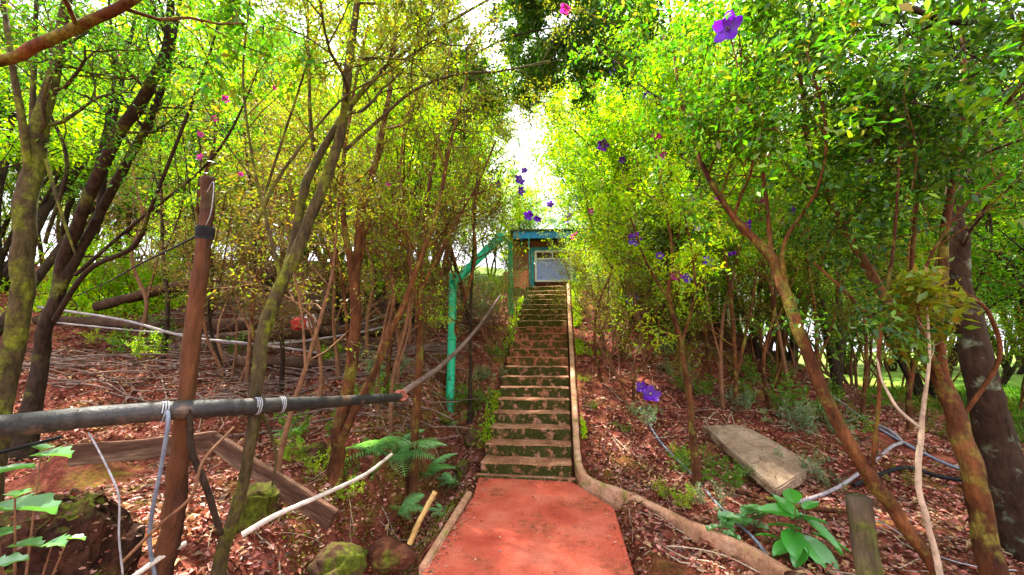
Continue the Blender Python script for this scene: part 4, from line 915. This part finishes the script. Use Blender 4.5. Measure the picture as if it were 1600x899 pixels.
FL = [  # px, py, size px, depth, colour, host
    (1137, 46, 36, 1.95, 'purple', 'R1'), (953, 107, 20, 4.2, 'purple', 4), (884, 12, 16, 3.9, 'magenta', 'R1'), (942, 226, 16, 5.0, 'purple', 4), (1026, 211, 12, 4.6, 'magenta', 'R6'),
    (1033, 241, 14, 4.7, 'magenta', 'R6'), (938, 285, 12, 5.3, 'magenta', 4), (811, 282, 15, 6.3, 'purple', 'G'), (813, 299, 12, 6.3, 'purple', 'G'), (780, 288, 11, 6.2, 'purple', 'G'),
    (826, 337, 13, 7.2, 'purple', 'K'), (840, 341, 12, 7.2, 'purple', 'K'), (889, 343, 15, 6.4, 'purple', 4), (898, 369, 12, 6.4, 'magenta', 4), (991, 374, 18, 4.6, 'purple', 3),
    (1077, 311, 13, 4.7, 'purple', 'R6'), (1122, 312, 10, 4.7, 'magenta', 'R6'), (1187, 314, 11, 3.2, 'magenta', 'R1'), (1171, 352, 15, 3.0, 'purple', 'R1'), (1106, 408, 15, 5.0, 'purple', 'R7'),
    (1055, 431, 15, 4.3, 'magenta', 'R6'), (1071, 436, 15, 4.3, 'purple', 'R6'), (987, 467, 19, 4.4, 'purple', 2), (1016, 617, 25, 3.7, 'purple', 'plant'), (1003, 606, 15, 3.75, 'purple', 'plant'), (1357, 249, 14, 3.0, 'purple', 'R3'),
    (352, 155, 14, 3.6, 'magenta', 'B'), (335, 186, 12, 3.7, 'magenta', 'B'), (313, 211, 12, 3.6, 'magenta', 'B'), (314, 246, 14, 3.7, 'magenta', 'B'), (428, 137, 10, 3.4, 'magenta', 'D'),
    (606, 288, 12, 4.3, 'magenta', 'E'), (376, 273, 10, 3.6, 'magenta', 'B'), (471, 297, 9, 3.5, 'purple', 'D'), (181, 85, 10, 4.3, 'magenta', 'B'), (820, 267, 9, 6.4, 'purple', 'G'), (895, 400, 9, 6.3, 'magenta', 4), (1208, 60, 11, 3.0, 'magenta', 'R1'),
    (1010, 150, 11, 4.7, 'purple', 'R6'), (972, 250, 11, 5.0, 'purple', 4), (1060, 268, 10, 4.7, 'purple', 'R6'), (905, 310, 11, 6.3, 'purple', 4), (925, 330, 10, 6.2, 'magenta', 4), (1090, 355, 10, 4.8, 'purple', 'R7'), (1142, 395, 11, 5.2, 'purple', 'R7'), (860, 320, 10, 7.2, 'purple', 4), (1030, 400, 11, 4.4, 'purple', 'R6'), (960, 415, 11, 5, 'purple', 3), (1240, 330, 11, 2.9, 'purple', 'R1')]
# leafy plant that carries the big purple bloom
pl = gpp(1010, 668); pln = thing('flowering_plant', 'low grey-leaved plant bearing one big purple bloom on the soil right of the kerb', 'plant', tuple(pl)); HERO['plant'] = pln
gg = Geo(); lp_ = []; r_ = random.Random(3)
for k in range(14):
    a = r_.uniform(0, 6.28); e = pl + np.array([math.cos(a) * .16, math.sin(a) * .16, r_.uniform(.1, .34)])
    gg.tube(curve_pts([pl, (pl + e) / 2 + [0, 0, .06], e], 4), [.004] * 9, 4, cap=False); lp_ += [e + np.array([r_.gauss(0, .05) for _ in range(3)]) for _ in range(9)]
gg.build('stem', M['twig_pale'], pln); leaf_obj('foliage', lp_, .06, M['grey'], pln, asp=.5)
bpy.context.view_layer.update()
def nearest_wood(root, p):
    best = None; bd = 1e9
    for ch in root.children:
        if ch.name.split('.')[0] in ('trunk', 'branch', 'stem'):
            me = ch.data; n = len(me.vertices); co = np.empty(n * 3, np.float32); me.vertices.foreach_get('co', co); co = co.reshape(-1, 3)
            Mw = np.array(root.matrix_world); wv = co @ Mw[:3, :3].T + Mw[:3, 3]
            d = np.linalg.norm(wv - p, axis=1); i = d.argmin()
            if d[i] < bd: bd = d[i]; best = wv[i]
    return best, bd
NF = []
for i, (px, py, sz, d, c, host) in enumerate(FL):
    root = SHO[host] if isinstance(host, int) else HERO[host]
    p = at(px, py, d); q, bd = nearest_wood(root, p)
    if bd > .9:   # shift along the line of sight to where the host's twigs are
        for dd in np.arange(d - 1.5, d + 2.5, .1):
            if dd < 1.5: continue
            q2, b2 = nearest_wood(root, at(px, py, dd))
            if b2 < bd: bd = b2; q = q2; p = at(px, py, dd); d = dd
    NF.append((i, round(bd, 2)))
    gg = Geo(); mid = (p + q) / 2 + np.array([0, 0, .03]); gg.tube(curve_pts([q, mid, p], 4), [.004] * 9, 4, cap=False)
    inv = root.matrix_world.inverted()
    fo = bpy.data.objects.new('flower', FLM[(i % 4, c)]); COL.objects.link(fo); fo.parent = root
    n = Vector(C0 - p).normalized() + Vector((random.gauss(0, .5), random.gauss(0, .5), random.gauss(0, .3) + .2))
    rq = n.to_track_quat('Z', 'Y').to_matrix().to_4x4(); r0 = sz * d / FPX / 2 * (1.25 if px > 700 else .85)
    fo.matrix_parent_inverse = Matrix.Identity(4)
    fo.matrix_basis = inv @ Matrix.Translation(Vector(p)) @ rq @ Matrix.Diagonal((r0, r0, r0, 1))
    so = bpy.data.objects.new('stamens', stam); COL.objects.link(so); so.parent = fo
    tw = gg.build('flower_stalk', M['twig'], None); tw.data.transform(inv); tw.parent = root
print('flower distances', NF)

# ------------------------------------------------------------------ ferns
def frond(L, seed, wd=.28):
    rr = random.Random(seed); V = []; F = []; n = 24
    P = [];
    for i in range(n + 1):
        t = i / n; P.append((L * (t * .85), rr.uniform(-.004, .004), L * (.55 * t - .62 * t * t)))
    for i in range(1, n):
        t = i / n; p = P[i]; q = P[i - 1]
        ln = L * wd * (math.sin(math.pi * (t * .9 + .07)) ** .8) * rr.uniform(.85, 1.1)
        w_ = L / n * .34
        for s in (-1, 1):
            m = 5; b = len(V); dz = -.25 * ln
            for k in range(m + 1):
                u = k / m; ww = w_ * (1 - u) ** .6 * (1 + .25 * (k % 2))
                cx = p[0] + ln * u * .45; cyy = p[1] + s * ln * u; cz = p[2] + .05 * ln * math.sin(u * 3) + dz * u * u
                V += [(cx - ww, cyy, cz), (cx + ww, cyy, cz)]
            for k in range(m): q_ = b + 2 * k; F.append((q_, q_ + 1, q_ + 3, q_ + 2))
    b = len(V)
    for p in P: V += [(p[0], p[1] - .003, p[2]), (p[0], p[1] + .003, p[2])]
    for k in range(n): q_ = b + 2 * k; F.append((q_, q_ + 1, q_ + 3, q_ + 2))
    return raw_mesh('frond', V, F, 4, False)
FR = [frond(1.0, s, w_) for s, w_ in ((1, .26), (2, .30), (3, .22))]
for f in FR: f.materials.append(M['fern'])
def fern(px, py, d, size, nf, seed, label, up=None):
    rr = random.Random(seed); base = gpp(px, py + 14, .01)
    t = thing('fern', label, 'fern', tuple(base), 0)
    for k in range(nf):
        o = bpy.data.objects.new('frond', FR[k % 3]); COL.objects.link(o); o.parent = t
        s = size * rr.uniform(.7, 1.1); o.scale = (s, s, s); o.rotation_euler = (rr.uniform(-.25, .25), rr.uniform(-.55, -.05), k * 6.28 / nf + rr.uniform(-.3, .3))
    return t
fern(618, 720, 3.25, .78, 13, 1, 'largest bright fern arching over the ditch at the end of the bent stick')
fern(580, 706, 3.4, .48, 9, 2, 'blue-green fern left of the largest one')
fern(668, 745, 3.2, .56, 10, 3, 'fern spreading over the split stick in the ditch')
fern(708, 752, 3.6, .38, 8, 4, 'small fern near the back left corner of the landing')
fern(622, 800, 2.9, .36, 8, 5, 'small fern low in the ditch above the brown rock')
fern(690, 800, 3.1, .22, 6, 6, 'tiny fern against the edging strip of the landing')
fern(455, 655, 3.6, .26, 7, 7, 'small fern just above the dark bamboo rail')
fern(700, 655, 4.4, .26, 6, 8, 'fern at the foot of the green post')

# ------------------------------------------------------------------ broad-leaved plants
def broad_leaf(L, W, seed, lobes=False):
    rr = random.Random(seed); V = []; F = []; n = 10; m = 4
    for i in range(n + 1):
        t = i / n
        wdt = W * (math.sin(math.pi * t ** .8) ** .85) if not lobes else W * (.35 + .65 * abs(math.cos(2.3 * math.pi * (t - .12)))) * (1 - t) ** .45 * min(1, t * 6)
        for j in range(-m, m + 1):
            u = j / m
            V.append((L * t, wdt * u * .5, L * (.16 * t - .30 * t * t) + abs(u) * W * .14 + .010 * L * math.sin(i * 2.6 + abs(u) * 2)))
    k = 2 * m + 1
    for i in range(n):
        for j in range(2 * m): q = i * k + j; F.append((q, q + 1, q + k + 1, q + k))
    return raw_mesh('leaf', V, F, 4, True)
BL = broad_leaf(1, .52, 1); BL.materials.append(M['broad'])
M['ivy'] = leafmat('leaf_ivy', [(.10, .30, .10), (.16, .38, .12)], trans=.4, gloss=.10)
IV = broad_leaf(1, 1.1, 2, True); IV.materials.append(M['ivy'])
def leafy(name, label, cat, base, leaves, mesh, stemmat='twig'):
    """leaves: list of (px, py, depth, len_px, yaw, pitch)"""
    t = thing(name, label, cat, tuple(base))
    gg = Geo()
    for px, py, d, lp, ya, pi_ in leaves:
        p = at(px, py, d); L = lp * d / FPX
        o = bpy.data.objects.new('leaf', mesh); COL.objects.link(o); o.parent = t
        dirv = Matrix.Rotation(ya, 3, 'Z') @ Vector((math.cos(pi_), 0, math.sin(pi_)))
        o.location = Vector(p) - dirv * L * .5 - t.location
        o.scale = (L, L, L); o.rotation_euler = (random.uniform(-.3, .3), -pi_, ya)
        e = np.array(Vector(p) - dirv * L * .5); gg.tube(curve_pts([base, (base * .5 + e * .5) + np.array([0, 0, .03]), e], 4), np.linspace(.006, .003, 9), 5, cap=False)
    gg.build('stem', M[stemmat], t); return t
b_ = gpp(1245, 862)
dd_ = float((b_ - C0) @ FW); print('broad plant depth', dd_)
leafy('broad_leaved_plant', 'glossy broad-leaved green plant in the soil beneath the leaning right trunk', 'plant', b_, [
    (1215, 800, dd_, 58, 2.9, .1), (1238, 775, dd_, 48, 1.2, .3), (1282, 832, dd_ - .05, 66, -.9, -.5), (1240, 850, dd_ - .1, 60, -2.0, -.35), (1283, 872, dd_ - .15, 70, -1.1, -.6), (1268, 790, dd_ + .05, 38, .5, .3), (1225, 822, dd_, 45, 2.5, 0), (1252, 884, dd_ - .1, 40, -1.6, -.4), (1200, 838, dd_ + .1, 34, 3.0, .2), (1226, 790, dd_ + .03, 44, 2.0, .6), (1262, 812, dd_, 46, -.3, .2), (1222, 858, dd_ - .08, 44, 3.6, -.2), (1298, 846, dd_ - .05, 46, -.4, -.2), (1248, 868, dd_ - .12, 48, -2.4, -.5)], BL)
for i, (px, py, lb) in enumerate(((1125, 845, 'small glossy plant growing against the far end of the bent kerb'), (1180, 830, 'small glossy sprig between the bent kerb and the broad-leaved plant'))):
    b_ = gpp(px, py); d0 = float((b_ - C0) @ FW)
    leafy('small_leafy_plant', lb, 'plant', b_, [(px + random.uniform(-26, 26), py - 18 + random.uniform(-20, 14), d0, random.uniform(24, 38), random.uniform(0, 6.28), random.uniform(-.4, .4)) for _ in range(7)], IV)
b_ = at(60, 850, 1.65); b_[2] = gz(b_[0], b_[1])
leafy('ivy', 'pale green lobed ivy creeping over the dark mound in the lower left corner', 'ivy', b_, [
    (42, 797, 1.55, 86, .25, .05), (88, 712, 1.7, 50, .1, .1), (20, 735, 1.6, 44, 1.0, .2), (30, 772, 1.5, 34, 2.4, .1), (45, 853, 1.5, 42, .2, .1), (92, 850, 1.5, 34, -.2, .1), (12, 832, 1.5, 36, 2, .1), (60, 700, 1.75, 34, 2.8, .2), (16, 880, 1.45, 40, .6, .2), (120, 842, 1.6, 24, .3, 0)], IV, 'twig')

# ------------------------------------------------------------------ low plants dotted over the soil
LOW = [(1090, 750, .55, 'green'), (1060, 790, .4, 'lime'), (1135, 765, .5, 'green'), (1110, 790, .35, 'grey'), (1075, 720, .35, 'lime'), (1160, 745, .35, 'grey'), (1000, 650, .35, 'grey'), (975, 668, .25, 'green'), (1240, 680, .7, 'grey'), (1290, 700, .8, 'grey'), (1210, 640, .8, 'green'), (1270, 655, .7, 'green'), (1330, 680, .6, 'green'), (1255, 740, .5, 'grey'), (1150, 640, .6, 'grey'), (1200, 610, .9, 'green'), (1090, 620, .6, 'green'), (1030, 560, .8, 'grey'), (1060, 590, .6, 'grey'), (1350, 640, .8, 'green'), (1430, 650, .8, 'olive'), (930, 560, .3, 'lime'), (915, 600, .22, 'lime'), (925, 640, .2, 'green'),
       (770, 600, .35, 'grey'), (755, 635, .35, 'green'), (740, 600, .4, 'grey'), (725, 660, .4, 'green'), (780, 560, .35, 'green'), (710, 640, .45, 'green'), (480, 690, .5, 'green'), (460, 720, .3, 'lime'), (500, 740, .3, 'lime'), (560, 760, .3, 'green'), (540, 790, .25, 'lime'), (580, 640, .5, 'green'), (600, 600, .5, 'grey'), (240, 560, .6, 'lime'), (210, 545, .6, 'green'), (265, 530, .6, 'green'), (350, 490, .8, 'green'), (160, 530, .4, 'lime'), (420, 640, .35, 'green'), (520, 560, .5, 'lime'), (380, 560, .5, 'green'), (100, 740, .2, 'lime'), (130, 730, .18, 'green'), (1410, 760, .3, 'olive'), (1300, 760, .3, 'grey'), (1560, 640, .5, 'lime'), (1480, 690, .5, 'olive'),
       (180, 478, 1.7, 'lime'), (150, 480, 1.7, 'lime'), (215, 475, 1.7, 'lime'), (130, 470, .9, 'green'), (240, 470, 1.7, 'lime'), (185, 465, 1.7, 'lime'), (600, 470, 1, 'lime'), (640, 470, .9, 'lime'), (570, 480, .8, 'lime')]
for i, (px, py, sc, m) in enumerate(LOW):
    x, y = pp(px, py)
    if SXL - .05 < x < SXR + .1 and y > 4.7: x = SXL - .25 if x < -.5 else SXR + .35
    side = 'right' if px > 880 else 'left'
    if px > 880: sc *= .75
    if py < 500: g_, lb = 'yellow-green plants on the left bank', 'bushy yellow-green plant in the bright patch on the upper left bank'
    elif side == 'right': g_, lb = 'low plants right of the steps', 'low leafy weed growing in the soil right of the steps'
    else: g_, lb = 'low plants left of the steps', 'low leafy weed growing on the left bank near the ditch'
    place('low', x, y, sc, i * 2.1, m, 'low_plant', lb, 'plant', g_)
# creeping green beside the kerb and at the edges of the steps
def tufts(name, n, fn, size, mat, **kw):
    P = []
    while len(P) < n:
        q = fn()
        if q is not None: P.append(q)
    o = leaf_obj(name, np.array(P), size, M[mat], None, **kw); return tag(o, kind='stuff')
def edge_tuft():
    y = random.uniform(4.9, 11.2); z = (y - ST_Y) / RUN * RISE
    if y < 9.8 and random.random() < .45: x = SXL - abs(random.gauss(0, .10)) + .03; zz = z + random.uniform(-.02, .10)
    else: x = .19 + abs(random.gauss(0, .09)); zz = gz(x, y) + random.uniform(0, .09)
    k = noise.noise(Vector((x * .4, y * 1.1, 4.0)))
    if k < -.05 and y < 8.5: return None
    return (x, y, zz + .02)
tag(tufts('creeper', 5200, edge_tuft, .045, 'lime', asp=.6), 'small creeping leaves along both edges of the steps', 'creeper')
def moss_tuft():
    x = random.uniform(-2.4, -1.15); y = random.uniform(2.6, 6.6)
    if noise.noise(Vector((x * 1.7, y * 1.7, 9.0))) < .02: return None
    return (x, y, gz(x, y) + random.uniform(0, .03))
tag(tufts('moss', 9000, moss_tuft, .022, 'olive', asp=.5, droop=-.6), 'moss and tiny plants on the ditch banks', 'moss')

# ------------------------------------------------------------------ leaf litter and twigs
def litter(n, near):
    out = []
    g_ = np.random.default_rng(17 + near)
    if near: x = g_.uniform(-8.2, 4.8, n); y = g_.uniform(1.0, 6.4, n)
    else: x = g_.uniform(-9, 8, n); y = g_.uniform(4.5, 12.5, n)
    m = ~((x > SXL - .04) & (x < .22) & (y > 2.5) & (y < 11.8)) & ~((x > -1.08) & (x < .47) & (y < 4.85))
    gate = vnoise(x, y, 1.6, 21) + vnoise(x, y, 4.3, 22) * .6
    m &= gate > -.42
    x = x[m]; y = y[m]; z = h_np(x, y) + relief(x, y) + g_.uniform(.004, .030, len(x))
    pos = np.stack([x, y, z], -1)
    d = g_.normal(size=(len(x), 3)); d[:, 2] *= .25
    V, F = leaf_arrays(pos, (.020 if near else .035) + .06 * g_.random(len(x)) ** 2, .5, 0, rg=g_, fold=.5, dirs=unit(d) * 3)
    return V, F
for nr, n in ((1, 98000), (0, 60000)):
    V, F = litter(n, nr); tag(link('leaf_litter', raw_mesh('leaf_litter', V, F, 3, False), M['litter']), 'dry reddish fallen leaves covering the soil', 'leaf litter', kind='stuff')
gg = Geo(); g_ = np.random.default_rng(5)
for i in range(900):
    x = g_.uniform(-6, 6); y = g_.uniform(1.5, 9)
    if -1.15 < x < .5 and y < 11: continue
    L = g_.uniform(.08, .55); a = g_.uniform(0, 6.28); P = []
    for t in np.linspace(-.5, .5, 5):
        xx, yy = x + math.cos(a) * L * t + g_.normal() * .01, y + math.sin(a) * L * t + g_.normal() * .01
        if -1.1 < xx < .48: P = []; break
        P.append([xx, yy, gz(xx, yy) + .018])
    if P: gg.tube(P, g_.uniform(.0025, .007), 4, cap=False)
tag(gg.build('fallen_twigs', M['twig_pale'], None), 'small pale fallen twigs scattered in the leaf litter', 'twigs', kind='stuff')
gg = Geo(); g_ = np.random.default_rng(15)
for i in range(800):
    x = g_.uniform(-8, -1.9); y = g_.uniform(4.2, 9.5)
    L = g_.uniform(.4, 1.6); a = g_.normal() * .5 + (0 if g_.random() < .7 else 1.2); c = gz(x, y); P = []
    tl = g_.normal() * .12; bw = g_.normal() * .06
    for t in np.linspace(-.5, .5, 6):
        xx, yy = x + math.cos(a) * L * t, y + math.sin(a) * L * t
        P.append([min(xx, -1.3), yy, max(gz(min(xx, -1.3), yy) + .02, c + .05 + tl * t + bw * (1 - 4 * t * t))])
    gg.tube(P, np.linspace(1, .5, 6) * g_.uniform(.005, .018), 5, cap=False)
tag(gg.build('brushwood', M['greybranch'], None), 'tangle of dead grey branches heaped on the left bank', 'brushwood', kind='stuff')
# petals and crumbs dropped on the landing and lowest steps
V, F = [], []; g_ = np.random.default_rng(8); pos = []
for i in range(520):
    x = g_.uniform(-1.0, .4); y = g_.uniform(2.7, 4.75)
    if i > 140:
        q_ = g_.random()
        if q_ < .35: x = -.99 + abs(g_.normal()) * .05
        elif q_ < .6: x = .41 - abs(g_.normal()) * .05; y = g_.uniform(2.7, 4.05)
        else: y = 4.76 - abs(g_.normal()) * .06
    if x > .22 and y > 4.1: continue
    if g_.random() < .3: x = -1.0 + abs(g_.normal()) * .06
    pos.append((x, y, .006))
for i in range(620):
    k = int(g_.integers(0, NST)); x = g_.uniform(SXL + .04, SXR - .04); pos.append((x, ST_Y + k * RUN + g_.uniform(.10, RUN - .02), (k + 1) * RISE + .008))
dz_ = unit(g_.normal(size=(len(pos), 3)) * [1, 1, .05]) * 3
V, F = leaf_arrays(np.array(pos), .012 + .022 * g_.random(len(pos)), .5, 0, rg=g_, fold=.3, dirs=dz_)
tag(link('fallen_bits', raw_mesh('fallen_bits', V, F, 3, False), M['litter']), 'scattered crumbs of fallen leaves on the landing and the steps', 'leaf litter', kind='stuff')
V, F = None, None; pp_ = []
for i in range(9000):
    x = -10.3 + random.gauss(0, .9); y = 7.1 + random.gauss(0, .45)
    pp_.append((x, y, gz(x, y) + random.uniform(.02, .45) * (.6 + noise.noise(Vector((x * 2, y * 2, 0))))))
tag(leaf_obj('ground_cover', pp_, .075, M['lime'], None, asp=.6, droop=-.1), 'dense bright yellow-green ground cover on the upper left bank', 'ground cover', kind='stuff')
M['mound'] = solid('dark_earth', [(.012, .008, .006), (.05, .02, .012), (.09, .035, .02)], 7, .95, 1, 30, moss=(.10, .12, .012), mossamt=.52, mscale=5, upmoss=True, grain=.8)
q_ = at(92, 780, 1.95); zt_ = at(92, 712, 1.95)[2]; zb_ = gz(q_[0], q_[1]); bm = bmesh.new(); bmesh.ops.create_icosphere(bm, subdivisions=5, radius=1)
for v in bm.verts:
    k_ = v.co.copy(); v.co += noise.noise_vector(k_ * 1.3) * .25 + noise.noise_vector(k_ * 4) * .14 + noise.noise_vector(k_ * 12) * .07
    v.co = Vector((v.co.x * .38, v.co.y * .26, v.co.z * max(.12, (zt_ - zb_) * .80)))
me = bpy.data.meshes.new('earth_mound'); bm.to_mesh(me); bm.free(); o = link('earth_mound', me, M['mound']); o.location = (q_[0], q_[1], zb_)
tag(o, 'dark rooty mound of earth under the left end of the dark bamboo rail', 'mound')
pos = []; g2_ = np.random.default_rng(33); mc_ = [tuple(v.co) for v in me.vertices if v.co.z > .03]
for i in range(620):
    v = mc_[int(g2_.integers(0, len(mc_)))]; pos.append((q_[0] + v[0], q_[1] + v[1], zb_ + v[2] + .008))
for i in range(40):
    t_, s_ = g2_.random(), g2_.random(); c_ = np.array(cs[0]) * (1 - t_) * (1 - s_) + np.array(cs[3]) * t_ * (1 - s_) + np.array(cs[1]) * (1 - t_) * s_ + np.array(cs[2]) * t_ * s_
    pos.append((c_[0], c_[1], float(np.dot(co_, [c_[0], c_[1], 1])) + .012))
dz_ = unit(g2_.normal(size=(len(pos), 3)) * [1, 1, .15]) * 3
V, F = leaf_arrays(np.array(pos), .015 + .03 * g2_.random(len(pos)), .5, 0, rg=g2_, fold=.4, dirs=dz_)
tag(link('fallen_leaves', raw_mesh('fallen_leaves', V, F, 3, False), M['litter']), 'fallen leaves lying on the earth mound and the cement slab', 'leaf litter', kind='stuff')
# lawn at the far right
g_ = np.random.default_rng(4); n = 26000; x = g_.uniform(6.5, 13, n); y = g_.uniform(3.5, 12, n); z = h_np(x, y) + relief(x, y) + .03
dz_ = g_.normal(size=(n, 3)) * .4; dz_[:, 2] = 2.5
V, F = leaf_arrays(np.stack([x, y, z], -1), .09 + .06 * g_.random(n), .12, 0, rg=g_, dirs=dz_)
tag(link('grass', raw_mesh('grass', V, F, 3, False), M['green']), 'bright grass beyond the right-hand trunks', 'grass', kind='stuff')
